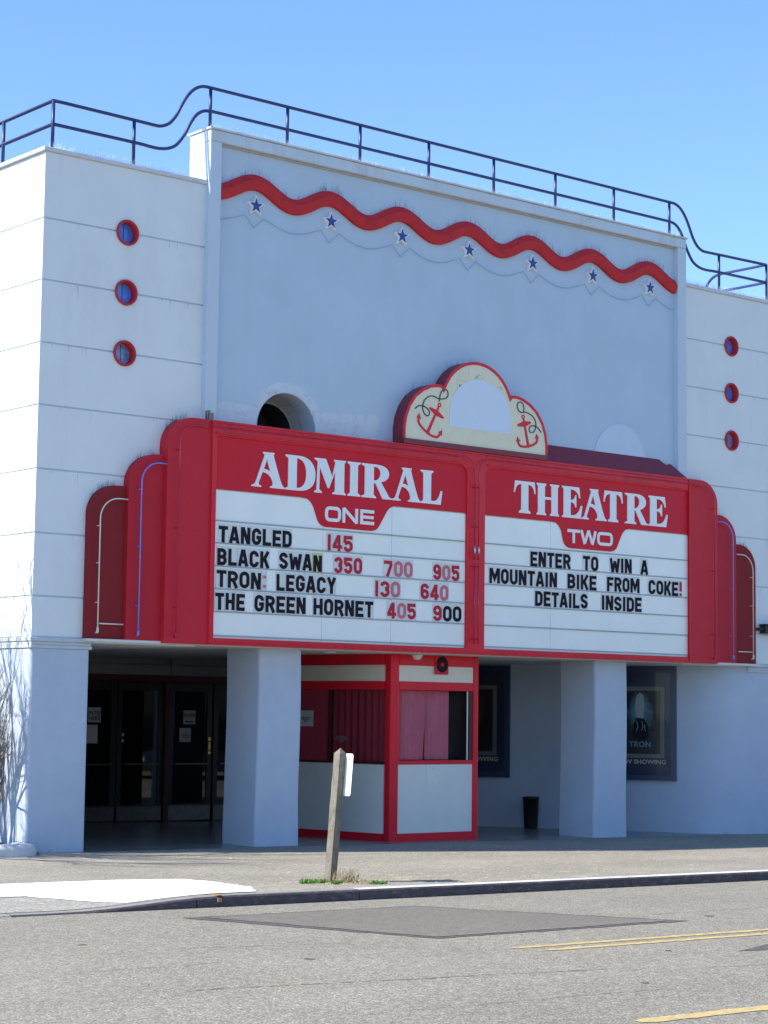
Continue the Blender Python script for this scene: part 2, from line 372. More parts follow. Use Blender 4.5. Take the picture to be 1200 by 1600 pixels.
RD = lambda x: gz(x)-.11
def flat(name, pts, m, h=.004, jag=0, mitem=None):
    P = []
    for i in range(len(pts)):
        a, b = pts[i], pts[(i+1) % len(pts)]; L_ = math.dist(a, b); k = max(1, int(L_/.12)) if jag else 1
        for j in range(k):
            t = j/k; P.append((a[0]+(b[0]-a[0])*t+R.uniform(-jag, jag), a[1]+(b[1]-a[1])*t+R.uniform(-jag, jag)))
    tr = tessellate_polygon([[Vector((*p, 0)) for p in P]])
    return MB().add([(p[0], p[1], RD(p[0])+h) for p in P], [tuple(t) for t in tr]).build(name, m, fix=False, kind='structure')
flat('tar_seam', [(-2.42, -7.10), (.42, -7.10), (1.80, -9.58), (-1.49, -9.64)], M['tar'], .004, .022)
flat('asphalt_patch', [(-2.20, -7.19), (.36, -7.19), (1.60, -9.50), (-1.44, -9.56)], M['patch'], .008, .016)
flat('tar_seam', [(.08, -11.62), (1.2, -11.25), (3.2, -11.3), (3.0, -11.75), (1.2, -11.85)], M['tar'], .004, .02)
flat('tar_seam', [(-.35, -12.55), (.3, -12.42), (1.3, -12.5), (.6, -12.62)], M['patch'], .004, .03)
def stripe(y, x0, x1, wd):
    n = int((x1-x0)/.07) if x1 < 20 else 260; mb = MB(); vs = []
    for i in range(n+1):
        x = x0+(x1-x0)*(i/n)**(1.6 if x1 > 20 else 1)
        e = min(1, (i+1)/5)
        vs += [(x, y-wd/2*e+R.uniform(-.008, .008), RD(x)+.004), (x, y+wd/2*e+R.uniform(-.008, .008), RD(x)+.004)]
    mb.add(vs, [(2*i, 2*i+2, 2*i+3, 2*i+1) for i in range(n)]); mb.build('yellow_line', M['yellow'], fix=False, kind='structure')
stripe(-10.52, -1.45, 60, .10); stripe(-10.77, -1.30, 60, .10); stripe(-14.05, -3.7, 60, .15)
# cracks in the asphalt
def crack(x0, y0, x1, y1, wd=.008):
    n = int(math.dist((x0, y0), (x1, y1))/.05); vs = []; dy = 0
    for i in range(n+1):
        t = i/n; dy += R.uniform(-.012, .012); ww = wd*R.uniform(.2, 1.3)
        vs += [(x0+(x1-x0)*t, y0+(y1-y0)*t+dy-ww, RD(x0+(x1-x0)*t)+.003), (x0+(x1-x0)*t, y0+(y1-y0)*t+dy+ww, RD(x0+(x1-x0)*t)+.003)]
    MB().add(vs, [(2*i, 2*i+2, 2*i+3, 2*i+1) for i in range(n)]).build('road_crack', M['tar'], fix=False, kind='structure')
crack(-5.3, -11.4, -1.8, -11.9); crack(-4.0, -9.2, -2.3, -9.5, .005); crack(-1.0, -12.3, .4, -12.5, .005)
crack(2.0, -8.9, 4.6, -8.8, .006); crack(-6.2, -13.2, -5.3, -13.5, .006)
crack(-4.6, -12.9, -2.2, -13.0, .004); crack(.6, -8.3, 2.4, -8.2, .004); crack(2.2, -10.1, 4.4, -10.0, .005); crack(-3.2, -8.3, -2.7, -8.9, .004); crack(-5.6, -10.2, -4.1, -10.1, .004)
for (x, y, r_) in ((-3.4, -10.3, .05), (-2.2, -12.7, .04), (.9, -12.9, .05), (2.4, -9.3, .06), (-4.4, -8.6, .04), (-.4, -11.3, .03)):
    flat('oil_spot', [(x+r_*R.uniform(.5, 1.4)*math.cos(a*.63), y+r_*R.uniform(.5, 1.2)*math.sin(a*.63)) for a in range(10)], M['tar'], .003)
# opposite side of the street
sheet([-60, 80], [-60, -19.0], lambda x, y: gz(x)+.0).build('far_sidewalk', M['walk'], kind='structure')

# ------------------------------------------------------------------ the theatre building
CX = 7.46; W = 14.92
bld = empty('theatre_building', 'pale blue stucco cinema building with stepped parapet, grooved wings and open ground floor lobby', 'building', (CX, 8, 0))
J = [9.17, 8.285, 7.465, 6.637, 5.815, 4.98, 4.147, 3.330, 2.80]
g = .012
for side_ in (0, 1):
    x0, x1 = (0.0, 2.56) if side_ == 0 else (12.37, W)
    px = 1.29 if side_ == 0 else 13.63
    for i in range(8):
        zt, zb = J[i]-(g if i else 0), J[i+1]+g
        out = [(x0, zb)]
        def notch(zc, below):                    # half porthole opening cut into the joint
            return arc(px, zc, .153, .153, 180, 0, 14) if below else arc(px, zc, .153, .153, 0, 180, 14)
        # bottom edge left to right
        if i in (0, 1, 2):
            zc = J[i+1]; c = [(a, max(b, zb)) for a, b in arc(px, zc, .153, .153, 180, 0, 14)]; out += c
        out += [(x1, zb), (x1, zt)]
        if i in (1, 2, 3):
            zc = J[i]; out += [(a, min(b, zt)) for a, b in arc(px, zc, .153, .153, 0, -180, 14)]
        out += [(x0, zt)]
        mb = MB().plate([out], 0.0, .30).box(x0, x1, .30, 20, zb, zt)
        mb.build('wall_panel', M['wall'], bld)
    MB().box(x0+.02, x1-.02, .32, 19.95, 2.75, 9.1).build('joint_backing', M['wall'], bld)
    MB().box(x0+.006, x1-.006, .012, .30, 2.75, 2.9).build('joint_backing', M['wall'], bld)
    for i in range(1, 8):                        # narrow strip seen at the bottom of each groove
        if i in (1, 2, 3):
            MB().box(x0+.015, px-.154, .018, .31, J[i]-.02, J[i]+.02).build('groove_strip', M['pier'], bld)
            MB().box(px+.154, x1-.015, .018, .31, J[i]-.02, J[i]+.02).build('groove_strip', M['pier'], bld)
        else: MB().box(x0+.015, x1-.015, .018, .31, J[i]-.02, J[i]+.02).build('groove_strip', M['pier'], bld)
    # coping
    c0, c1 = (-.04, 2.56) if side_ == 0 else (12.37, W+.04)
    MB().box(c0, c1, -.04, .34, 9.172, 9.232).build('coping', M['cope'], bld, bevel=.012)
    sx = (-.04, .34) if side_ == 0 else (W-.34, W+.04)
    MB().box(sx[0], sx[1], .342, 20, 9.172, 9.232).build('coping', M['cope'], bld, bevel=.012)
    # portholes
    for zc in J[1:4]:
        dusty = abs(zc-J[3]) < .01
        rim = MB().lathe([(.176, -.004), (.176, -.024), (.168, -.032), (.154, -.032), (.1445, -.024), (.1445, .16)], (px, 0, zc), 40).build('porthole', M['trimred'], bld)
        MB().lathe([(.0001, .095), (.144, .095)], (px, 0, zc), 40).build('glass', M['blueglass2'] if dusty else M['blueglass'], rim)
        MB().box(px-.003, px+.003, .088, .093, zc-.13, zc+.13).build('glazing_bar', M['ropec'], rim)
mg = mat('grime_streak', (.50, .50, .47), .9, .1, 9)
for wn_, (xa, xb) in enumerate(((.05, 2.5), (12.45, 14.85))):
    mb = MB()
    for k in range(46):
        x = R.uniform(xa, xb); z = R.choice(J[1:7])-.014; ln_ = R.uniform(.02, .16)*R.choice((.5, 1, 1.6)); wd_ = R.uniform(.002, .006)
        if abs(x-(1.29, 13.63)[wn_]) < .22: continue
        mb.add([(x-wd_, -.0015, z), (x+wd_, -.0015, z), (x+.001, -.0015, z-ln_)], [(0, 1, 2)])
    tag(mb.build('grime_streaks', mg, bld, fix=False), kind='stuff')
# lower columns at both ends, belt course
def rbox(x0, x1, y0, y1, z0, z1, r):             # plan-rounded front corners
    pts = arc(x0+r, y0+r, r, r, 180, 270, 6)+arc(x1-r, y0+r, r, r, 270, 360, 6)+[(x1, y1), (x0, y1)]
    n = len(pts); mb = MB()
    nz_ = 9
    vs = [(p[0], p[1], z0+(z1-z0)*k/(nz_-1)) for k in range(nz_) for p in pts]
    fs = [(k*n+i, k*n+(i+1) % n, (k+1)*n+(i+1) % n, (k+1)*n+i) for k in range(nz_-1) for i in range(n)]
    mb.add(vs, fs, 0, False); mb.add(vs[:n], [tuple(range(n))]); mb.add(vs[-n:], [tuple(range(n))]); return mb
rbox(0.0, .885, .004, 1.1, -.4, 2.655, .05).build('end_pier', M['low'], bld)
MB().box(0.0, .885, 1.1, 20, -.4, 2.655).build('side_wall', M['wall'], bld)
pts = [(14.10, 1.1), (W, 1.1), (W, .004), (14.15, .004)]
for i in range(1, 29):
    t = i/28; a_ = Vector((14.15, .004)); b_ = Vector((13.62, .004)); c_ = Vector((13.6-.583*.62, .02+.812*.62)); q_ = (1-t)**2*a_+2*t*(1-t)*b_+t*t*c_; pts.append((q_.x, q_.y))
pts.append((13.6-.583*.62+.25, .02+.812*.62+.18))
mb = MB(); n_ = len(pts)
vs = [(p[0], p[1], z) for z in (-.6, 2.758) for p in pts]
for i in range(n_): mb.add([vs[i], vs[(i+1) % n_], vs[n_+(i+1) % n_], vs[n_+i]], [(0, 1, 2, 3)])
mb.build('end_pier', M['low'], bld)
MB().box(14.6, W, 1.1, 20, -.6, 2.655).build('side_wall', M['wall'], bld)
for (a, b) in ((-.03, .915), (14.0, W+.03)):
    MB().box(a+.01, b-.01, -.030, 1.1, 2.745, 2.798).box(a+.022, b-.022, -.014, 1.1, 2.70, 2.745).box(a+.014, b-.014, -.022, 1.1, 2.657, 2.70).build('belt_moulding', M['belt'], bld, bevel=.008)
MB().box(-.03, .3, 1.1, 20, 2.657, 2.798).build('belt_moulding', M['belt'], bld)
# central block
NX, NZ = 4.03, 5.88
MB().plate([[(2.75, 2.80), (12.17, 2.80), (12.17, 9.79), (2.75, 9.79)], circle(NX, NZ, .52, 48)], 0.0, .3).build('recessed_wall', M['panel'], bld)
MB().box(2.555, 2.75, -.10, .42, 2.80, 9.79).build('frame_pier', M['pier'], bld, bevel=.012)
MB().box(12.17, 12.375, -.10, .42, 2.80, 9.79).build('frame_pier', M['pier'], bld, bevel=.012)
MB().box(2.555, 12.375, -.10, .42, 9.792, 9.955).build('frame_lintel', M['frame'], bld, bevel=.012)
MB().box(2.53, 12.40, -.125, .46, 9.957, 9.985).build('coping', M['cope'], bld, bevel=.006)
MB().box(2.76, 12.16, -.03, -.002, 9.768, 9.788).build('sealant_strip', mat('beige_sealant', (.50, .47, .40), .8, .15, 9), bld)
MB().box(2.6, 12.3, 1.2, 20, 2.8, 9.1).build('auditorium_block', M['wall'], bld)
# round niche with stepped rings
MB().lathe([(.521, .002), (.521, .34), (.485, .34), (.485, .39), (.465, .39), (.465, .45), (.42, .45)], (NX, 0, NZ), 56).build('niche_reveal', mat('grimy_reveal', (.34, .34, .33), .85, .12, 5, .3, 40, dirt=((.15, .13, .11), .7, (4, 4, 3))), bld)
MB().lathe([(.42, .451), (.42, .95)], (NX, 0, NZ), 56).build('niche_tunnel', mat('niche_shade', (.03, .03, .032), .9), bld)  # shade deep in the hole is put into this near-black colour
MB().lathe([(.0001, .94), (.42, .94)], (NX, 0, NZ), 40).build('niche_back', bpy.data.materials['niche_shade'], bld)
# (the auditorium block sits behind; open a dark pocket for the niche)
ring = [(2.76, 5.6), (2.76, 6.17), (3.42, 6.15)]+arc(NX, NZ, .67, .67, 156, 24, 20)+[(4.66, 6.19), (5.72, 6.26), (5.72, 5.6), (4.44, 5.6)]+[p for p in arc(NX, NZ, .53, .53, -31, 211, 30)]+[(3.6, 5.6)]
MB().plate([ring], -.004, .001).build('bare_paint_patch', M['patchp'], bld)
MB().plate([circle(10.86, 6.04, .60, 40)], -.014, .001).build('niche_cover', M['patch2'], bld)
# roof slab
MB().box(.3, W-.3, .4, 19.9, 8.9, 9.0).build('roof', M['cope'], bld)

# wave moulding: a band that swells and dips, with a raised upper and lower roll
PER = 1.357; X0 = 2.76; XE = 12.165
def wz(x): return 9.228+.118*math.cos(2*math.pi*(x-3.39)/PER)
n = 260
mb = MB(); prof = [(-.128, 0), (-.128, -.050), (-.120, -.062), (-.02, -.088), (.028, -.092), (.036, -.078), (.044, -.078), (.052, -.066), (.118, -.040), (.128, -.030), (.128, 0)]
vs = []
for i in range(n+1):
    x = X0+(XE-X0)*i/n; dz = (wz(x+.001)-wz(x-.001))/.002; L_ = math.hypot(1, dz); nx, nz_ = -dz/L_, 1/L_
    for (o_, d_) in prof:
        o_ *= .88; vs.append((min(XE, max(X0, x+nx*o_)), d_-.001, wz(x)+nz_*o_))
k = len(prof)
mb.add(vs, [(i*k+j, (i+1)*k+j, (i+1)*k+j+1, i*k+j+1) for i in range(n) for j in range(k-1)], 0, True)
wo = mb.build('wave_moulding', M['wave'], bld)
for p_ in wo.data.polygons: p_.use_smooth = False
# stars with neon garland between them
def star(cx, cz, ro, ri, rot=90):
    return [(cx+(ro if i % 2 == 0 else ri)*math.cos(math.radians(rot+36*i)), cz+(ro if i % 2 == 0 else ri)*math.sin(math.radians(rot+36*i))) for i in range(10)]
SX = [3.39+PER*i for i in range(7)]
for sx in SX:
    s0 = MB().plate([star(sx, 9.005, .150, .062)], -.05, .0).build('star', M['white'], bld)
    MB().plate([star(sx, 9.008, .112, .045)], -.058, -.0505).build('star_face', M['navy2'], s0)
pts = []
for i, sx in enumerate(SX):
    a = sx-.18; b = sx+.16
    pts += [(a, 8.855), (sx-.02, 8.69), (b, 8.855)]
    nxt = SX[i+1]-.18 if i < 6 else XE
    m_ = 10
    end = 1 if i < 6 else .55
    for q in range(1, m_): t = q/m_; pts.append((b+(nxt-b)*t, 8.855-.135*math.sin(math.pi*t*end)))
pts = [(2.78, 8.72), (3.0, 8.775)]+pts
MB().tube([(p[0], -.03, p[1]) for p in pts], .005, 5).build('garland_tube', M['wire'], bld)

# bird spikes (masses of fine needles)
def needles(mb, x, y, z, h, spread=.05, r=.0016, dirx=0):
    t = (x+R.uniform(-spread, spread)+dirx, y+R.uniform(-spread, spread), z+h*R.uniform(.6, 1.15))
    a = R.uniform(0, 6.28); c, s = math.cos(a)*r, math.sin(a)*r
    mb.add([(x-c, y-s, z), (x+c, y+s, z), (x+s, y-c, z), t], [(0, 1, 3), (1, 2, 3), (2, 0, 3)])
mb = MB()
for i in range(240):
    x = X0+.03+(XE-X0-.06)*R.random()
    if math.cos(2*math.pi*(x-3.39)/PER) < -.75 and R.random() < .6: continue
    needles(mb, x, -.04, wz(x)+.118, .13, .06, .0022)
tag(mb.build('wave_bird_spikes', M['spike'], bld, fix=False), kind='stuff')
mb = MB()
for i in range(1500):
    x = R.uniform(2.6, 12.3); needles(mb, x, -.05, 9.985, .10, .07, .0016)
for i in range(900):
    x = R.choice([R.uniform(.05, 2.5), R.uniform(12.42, 14.85)]); needles(mb, x, .0, 9.232, .10, .07, .0016)
tag(mb.build('parapet_bird_spikes', M['cspike'], bld, fix=False), kind='stuff')

# ------------------------------------------------------------------ lobby
SP0 = Vector((13.6, 0.02, 0)); SDIR = Vector((-.583, .812, 0)); SN = Vector((-.812, -.583, 0))   # splayed wall, its direction, its normal
mb = MB(); a = SP0; b = SP0+SDIR*8.1
# rounded corner between the end pier and the splayed wall
mb.add([(a.x, a.y, -.6), (b.x, b.y, -.6), (b.x, b.y, 2.76), (a.x, a.y, 2.76)], [(0, 1, 2, 3)])
mb.obox(a-SN*.25-SDIR*.0, SDIR*8.1, SN*.249, (0, 0, 3.0)) if False else None
mb = MB().obox((a.x+SDIR.x*.62, a.y+SDIR.y*.62, -.6), SDIR*7.5, -SN*.25, (0, 0, 3.36))
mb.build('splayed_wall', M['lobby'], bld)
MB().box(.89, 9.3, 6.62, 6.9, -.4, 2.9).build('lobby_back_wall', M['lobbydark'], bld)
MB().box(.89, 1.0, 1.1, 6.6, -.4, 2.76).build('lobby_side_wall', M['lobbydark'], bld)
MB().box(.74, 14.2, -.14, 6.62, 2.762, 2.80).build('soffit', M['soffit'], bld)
for x in (1.9, 5.3):
    MB().lathe([(.10, 0), (.10, -.01), (.07, -.012), (.06, -.004), (.0001, -.004)], (x, .55, 2.761), 20, 'z').build('recessed_light', M['white'], bld)
MB().box(3.3, 8.6, 6.44, 6.60, 2.655, 2.76).box(3.3, 8.6, 6.38, 6.60, 2.48, 2.65).box(6.44, 6.56, 6.36, 6.60, 2.48, 2.76).build('door_header', mat('header_grey', (.24, .24, .25), .6, .1, 3), bld)
MB().box(3.3, 8.6, 6.40, 6.60, 2.37, 2.478).build('door_lintel', M['darkred'], bld)
MB().box(6.365, 6.465, 6.42, 6.6, -.1, 2.37).build('door_post', M['darkred'], bld)
for (a, b, hand) in ((3.52, 4.44, 0), (4.47, 5.415, 0), (5.435, 6.36, 0), (6.47, 7.375, 1), (7.415, 8.32, 0)):
    z0 = gz(a)+.01; st = .095; Y = 6.47
    d = MB().box(a, a+st, Y, Y+.05, z0, 2.36).box(b-st, b, Y, Y+.05, z0, 2.36).box(a+st, b-st, Y, Y+.05, 2.21, 2.36).box(a+st, b-st, Y, Y+.05, z0, .28).build('door', M['doorf'], bld)
    MB().box(a+st, b-st, Y+.02, Y+.03, .28, 2.21).build('glass', M['glassd'], d)
    MB().box(a+.02, b-.02, Y-.012, Y-.001, z0+.01, .25).build('kick_plate', M['kick'], d)
    MB().box(a+st, b-st, Y-.05, Y-.035, .955, .975).box(a+st, a+st+.02, Y-.05, Y-.001, .955, .975).box(b-st-.02, b-st, Y-.05, Y-.001, .955, .975).build('push_bar', M['kick'], d)
    if hand:
        MB().box(b-.075, b-.02, Y-.010, Y-.001, 1.13, 1.42).build('lock_plate', M['brass'], d)
        MB().tube([(b-.047, Y-.011, 1.36), (b-.047, Y-.05, 1.34), (b-.047, Y-.06, 1.27), (b-.047, Y-.05, 1.2), (b-.047, Y-.011, 1.18)], .010, 8).build('handle', M['black'], d)

# ------------------------------------------------------------------ the two freestanding pillars
for (a, b) in ((3.69, 4.44), (10.38, 11.13)):
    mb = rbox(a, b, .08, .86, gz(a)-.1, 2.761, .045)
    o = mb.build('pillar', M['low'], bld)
    for v in o.data.vertices:                    # slight swell and lean like hand-trowelled stucco
        v.co.x += .012*math.sin(v.co.z*2.1+a); 
        if v.co.z < .35: v.co.x += (.012 if v.co.x > (a+b)/2 else -.012)

# ------------------------------------------------------------------ glyphs
def stroke(mb, pts, t, y0, y1, closed=False, fr=None, mi=0):
    n = len(pts); L, Rr = [], []
    P = [Vector((p[0], p[1])) for p in pts]
    for i in range(n):
        if closed: a, b, c = P[i-1], P[i], P[(i+1) % n]
        else: a, b, c = P[max(0, i-1)], P[i], P[min(n-1, i+1)]
        d1 = (b-a) if (b-a).length > 1e-9 else (c-b); d2 = (c-b) if (c-b).length > 1e-9 else (b-a)
        d1 = d1.normalized(); d2 = d2.normalized(); nrm = Vector((-(d1.y+d2.y), d1.x+d2.x))
        nrm = nrm.normalized() if nrm.length > 1e-6 else Vector((-d1.y, d1.x))
        k = 1/max(.45, nrm.dot(Vector((-d1.y, d1.x))))
        L.append(b+nrm*t/2*k); Rr.append(b-nrm*t/2*k)
    if fr is None: fr = lambda x, y, z: (x, y, z)
    m_ = n if closed else n-1
    vs = [fr(p.x, y0, p.y) for p in L]+[fr(p.x, y0, p.y) for p in Rr]+[fr(p.x, y1, p.y) for p in L]+[fr(p.x, y1, p.y) for p in Rr]
    fs = []
    for i in range(m_):
        j = (i+1) % n
        fs += [(i, j, n+j, n+i), (i, j, 2*n+j, 2*n+i), (n+i, n+j, 3*n+j, 3*n+i)]
    if not closed: fs += [(0, n, 3*n, 2*n), (n-1, 2*n-1, 4*n-1, 3*n-1)]
    mb.add(vs, fs, mi)

def gothic(ch, w_, t):
    """stroke paths of a condensed gothic capital in a w_ by 1 box, stroke width t"""
    h = t/2; l, r, b, tp = h, w_-h, h, 1-h; c = w_/2; rx = (w_-t)/2; rz = min(rx*1.1, .22)
    A = arc
    S = {
     'I': [[(c, 0), (c, 1)]], '1': [[(c, 0), (c, 1)]],
     'T': [[(0, tp), (w_, tp)], [(c, 0), (c, 1-t)]],
     'L': [[(l, 1), (l, b), (w_, b)]],
     'E': [[(w_, tp), (l, tp), (l, b), (w_, b)], [(l+h, .5), (w_*.9, .5)]],
     'F': [[(w_, tp), (l, tp), (l, 0)], [(l+h, .5), (w_*.88, .5)]],
     'H': [[(l, 0), (l, 1)], [(r, 0), (r, 1)], [(l+h, .5), (r-h, .5)]],
     'A': [[(h*.75, 0), (c-h*.28, 1)], [(w_-h*.75, 0), (c+h*.28, 1)], [(w_*.27, .27), (w_*.73, .27)]],
     'N': [[(l, 0), (l, 1)], [(r, 0), (r, 1)], [(l+h*.3, 1-h*.2), (r-h*.3, h*.2)]],
     'M': [[(h*.9, 0), (h*.9, 1)], [(w_-h*.9, 0), (w_-h*.9, 1)], [(h*1.3, .98), (c, .3), (w_-h*1.3, .98)]],
     'W': [[(h*.7, 1), (w_*.26, .03)], [(w_*.26, .03), (c, .8)], [(c, .8), (w_*.74, .03)], [(w_*.74, .03), (w_-h*.7, 1)]],
     'Y': [[(h*.75, 1), (c, .45)], [(w_-h*.75, 1), (c, .45)], [(c, .5), (c, 0)]],
     'K': [[(l, 0), (l, 1)], [(l+h, .40), (w_-h*.8, 1)], [(l+h*1.9, .58), (w_-h*.75, 0)]],
     'O': [A(c, 1-h-rz, rx, rz, 0, 180)+A(c, h+rz, rx, rz, 180, 360)],
     'C': [[(r, .66)]+A(c, 1-h-rz, rx, rz, 0, 180)+A(c, h+rz, rx, rz, 180, 360)+[(r, .34)]],
     'G': [[(r, .66)]+A(c, 1-h-rz, rx, rz, 0, 180)+A(c, h+rz, rx, rz, 180, 360)+[(r, .46), (c, .46)]],
     'U': [[(l, 1)]+A(c, h+rz, rx, rz, 180, 360)+[(r, 1)]],
     'D': [[(l, 0), (l, 1)], [(l+h*.9, tp), (c, tp)]+A(c, 1-h-rz, rx, rz, 90, 0)+A(c, h+rz, rx, rz, 0, -90)+[(l+h*.9, b)]],
     'B': [[(l, 0), (l, 1)], [(l+h*.9, tp), (c, tp)]+A(c, (1.5-h)/2+.0, rx*.92, (.5-h)/2, 90, -90)+[(l+h*.9, .5)], [(c, .5)]+A(c, (.5+h)/2, rx, (.5-h)/2, 90, -90)+[(l+h*.9, b)]],
     'R': [[(l, 0), (l, 1)], [(l+h*.9, tp), (c, tp)]+A(c, (1.48-h)/2, rx, (.52-h)/2, 90, -90)+[(l+h*.9, .48)], [(c+h*.1, .5), (w_-h*.7, 0)]],
     'S': [A(c, 1-h-rz, rx, rz*1.0, 8, 180)+[(l+h*.2, .62), (l+h*.9, .555), (r-h*.9, .445), (r-h*.2, .38)]+A(c, h+rz, rx, rz, 0, -172)],
     '3': [A(c, 1-h-rz, rx, rz, 172, 0)+[(r-h*.2, .60), (c+h*.4, .52)], [(c+h*.4, .52), (r-h*.2, .42)]+A(c, h+rz, rx, rz, 0, -172)],
     '4': [[(w_*.68, 0), (w_*.68, 1)], [(w_*.62, .95), (h*.7, .27)], [(0, .27), (w_, .27)]],
     '5': [[(w_*.95, tp), (l, tp), (l, .55)], [(l, .50), (c, .60)]+A(c, .38, rx, .22, 90, 0)+A(c, h+rz, rx, rz, 0, -172)],
     '6': [A(c, 1-h-rz, rx, rz, 8, 180)+A(c, h+rz, rx, rz, 180, 360), A(c, h+.20, rx*.98, .28-h*.5, 5, 175)],
     '9': [A(c, h+rz, rx, rz, 188, 360)+A(c, 1-h-rz, rx, rz, 0, 180), A(c, 1-h-.20, rx*.98, .28-h*.5, 185, 355)],
     '7': [[(0, tp), (w_-h*.5, tp)], [(w_-h*.9, 1-t*.9), (w_*.38, 0)]],
     ':': [[(c, .12), (c, .30)], [(c, .68), (c, .86)]],
     '!': [[(c, .32), (c, 1)], [(c, 0), (c, .19)]],
    }
    S['0'] = S['O']
    return S[ch], (ch in 'O0')

# ------------------------------------------------------------------ the marquee
mq = empty('marquee_sign', 'wide red illuminated marquee with two white letter boards and stepped rounded fins on both ends', 'marquee', (CX, 0, 2.78))
ZB, ZT = 2.775, 5.85
def mx(x, s): return x if s > 0 else 2*CX-x
# fins, stepped back towards the wall, mirrored left and right
def fin(x0, x1, zt, r, yf, m_, s):
    out = [(x0, ZB)]+[(x0+r-r*math.cos(math.radians(a)), zt-r*.95+r*.95*math.sin(math.radians(a))) for a in range(0, 91, 6)]+[(x1, zt), (x1, ZB)]
    out = [(mx(p[0], s), p[1]) for p in out]
    return MB().plate([out], yf, -.001, smooth=False).build('end_fin', M[m_], mq, bevel=.012)
def tubepath(x0, x1, zt, r, zb, s, yt, m_, name, bottom=False):
    pts = [(x1, zt)]+[(x0+r-r*math.cos(math.radians(a)), zt-r+r*math.sin(math.radians(a))) for a in range(90, -1, -9)]+[(x0, zb)]
    mb = MB().tube([(mx(p[0], s), yt, p[1]) for p in pts], .0095, 8)
    if bottom: mb.tube([(mx(x0+.02, s), yt, zb+.08), (mx(x1-.03, s), yt, zb+.08)], .0095, 8)
    mb.tube([(mx(x0, s), yt, zb+.03), (mx(x0, s), yt, zb-.03), (mx(x0, s), yt+.04, zb-.04)], .017, 8)
    for zz in (zb+.35, (zb+zt)/2, zt-r-.1): mb.box(*sorted((mx(x0-.012, s), mx(x0+.012, s))), yt, yt+.07, zz, zz+.012)
    mb.build(name, M[m_], mq)
for s in (1, -1):
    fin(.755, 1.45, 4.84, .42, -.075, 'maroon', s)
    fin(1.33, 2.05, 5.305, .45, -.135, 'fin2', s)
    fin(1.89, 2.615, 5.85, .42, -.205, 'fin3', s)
    tubepath(.90, 1.32, 4.66, .28, 2.92, s, -.14, 'tubew', 'cream_tube', True)
    tubepath(1.49, 1.885, 5.18, .28, 2.90, s, -.20, 'tubeb', 'blue_tube')
    tubepath(2.04, 2.56, 5.74, .26, 2.90, s, -.27, 'tuber', 'red_tube')
# frame between the fins
YF = -.215
BL, BR = (2.69, 7.315), (7.685, 12.31)
BZ0, BZ1 = 2.868, 5.64
out = [(2.60, ZB), (12.32, ZB), (12.32, ZT), (2.60, ZT)]
def opening(a, b, rl, rr):
    return [(a, BZ0), (b, BZ0)]+[(b-rr+rr*math.cos(math.radians(q)), BZ1-rr+rr*math.sin(math.radians(q))) for q in range(0, 91, 10)]+[(a+rl-rl*math.sin(math.radians(q)), BZ1-rl+rl*math.cos(math.radians(q))) for q in range(0, 91, 10)]
MB().plate([out, opening(*BL, .01, .16), opening(*BR, .16, .01)], YF, -.16).build('frame', M['red'], mq, bevel=.008)
MB().box(2.60, 12.32, -.158, -.001, ZB+.002, ZT-.002).build('cabinet', M['red'], mq)
# raised edging around each board and mullion ribs
mb = MB()
mb.box(2.60, 2.625, YF-.02, YF-.0005, ZB, ZT).box(12.295, 12.32, YF-.02, YF-.0005, ZB, ZT)
mb.box(2.6255, 12.2945, YF-.018, YF-.0005, ZT-.03, ZT).box(2.6255, 12.2945, YF-.018, YF-.0005, ZB, ZB+.025)
mb.box(2.66, 7.28, YF-.022, YF-.0005, 5.665, 5.685).box(7.72, 12.26, YF-.022, YF-.0005, 5.665, 5.685)
mb.build('edge_trim', M['red'], mq, bevel=.003)
for xs__ in (4.15, 5.75, 9.2, 10.8):
    MB().box(xs__-.0025, xs__+.0025, YF-.0012, YF-.0004, 5.69, 5.815).build('panel_seam', M['darkred'], mq)
mb = MB()
for i in range(60):
    x = 2.72+9.5*i/59
    for z in (2.82, 5.80): mb.box(x-.006, x+.006, YF-.004, YF-.0004, z-.006, z+.006)
tag(mb.build('frame_screws', M['darkred'], mq, fix=False), kind='stuff')
# red neon on the frame
for s in (1, -1):
    x1 = 7.42
    pts = [(2.56, 5.765), (x1-.24, 5.765)]+[(x1-.24+.24*math.sin(math.radians(a)), 5.765-.24+.24*math.cos(math.radians(a))) for a in range(9, 91, 9)]+[(x1, 4.42)]
    mb = MB().tube([(mx(p[0], s), -.275, p[1]) for p in pts], .009, 8)
    mb.tube([(mx(x1, s), -.275, 4.36), (mx(x1, s), -.275, 4.20)], .016, 8)
    mb.tube([(mx(x1, s), -.275, 4.16), (mx(x1, s), -.275, 2.93)], .009, 8)
    for q in (5.3, 4.7, 4.1, 3.0): mb.box(*sorted((mx(x1-.012, s), mx(x1+.012, s))), -.275, YF, q, q+.012)
    mb.build('red_tube', M['tuber'], mq)
    MB().tube([(mx(x1, s), -.276, 4.30), (mx(x1, s), -.276, 4.40)], .0175, 8).build('electrode', M['alu'], mq)

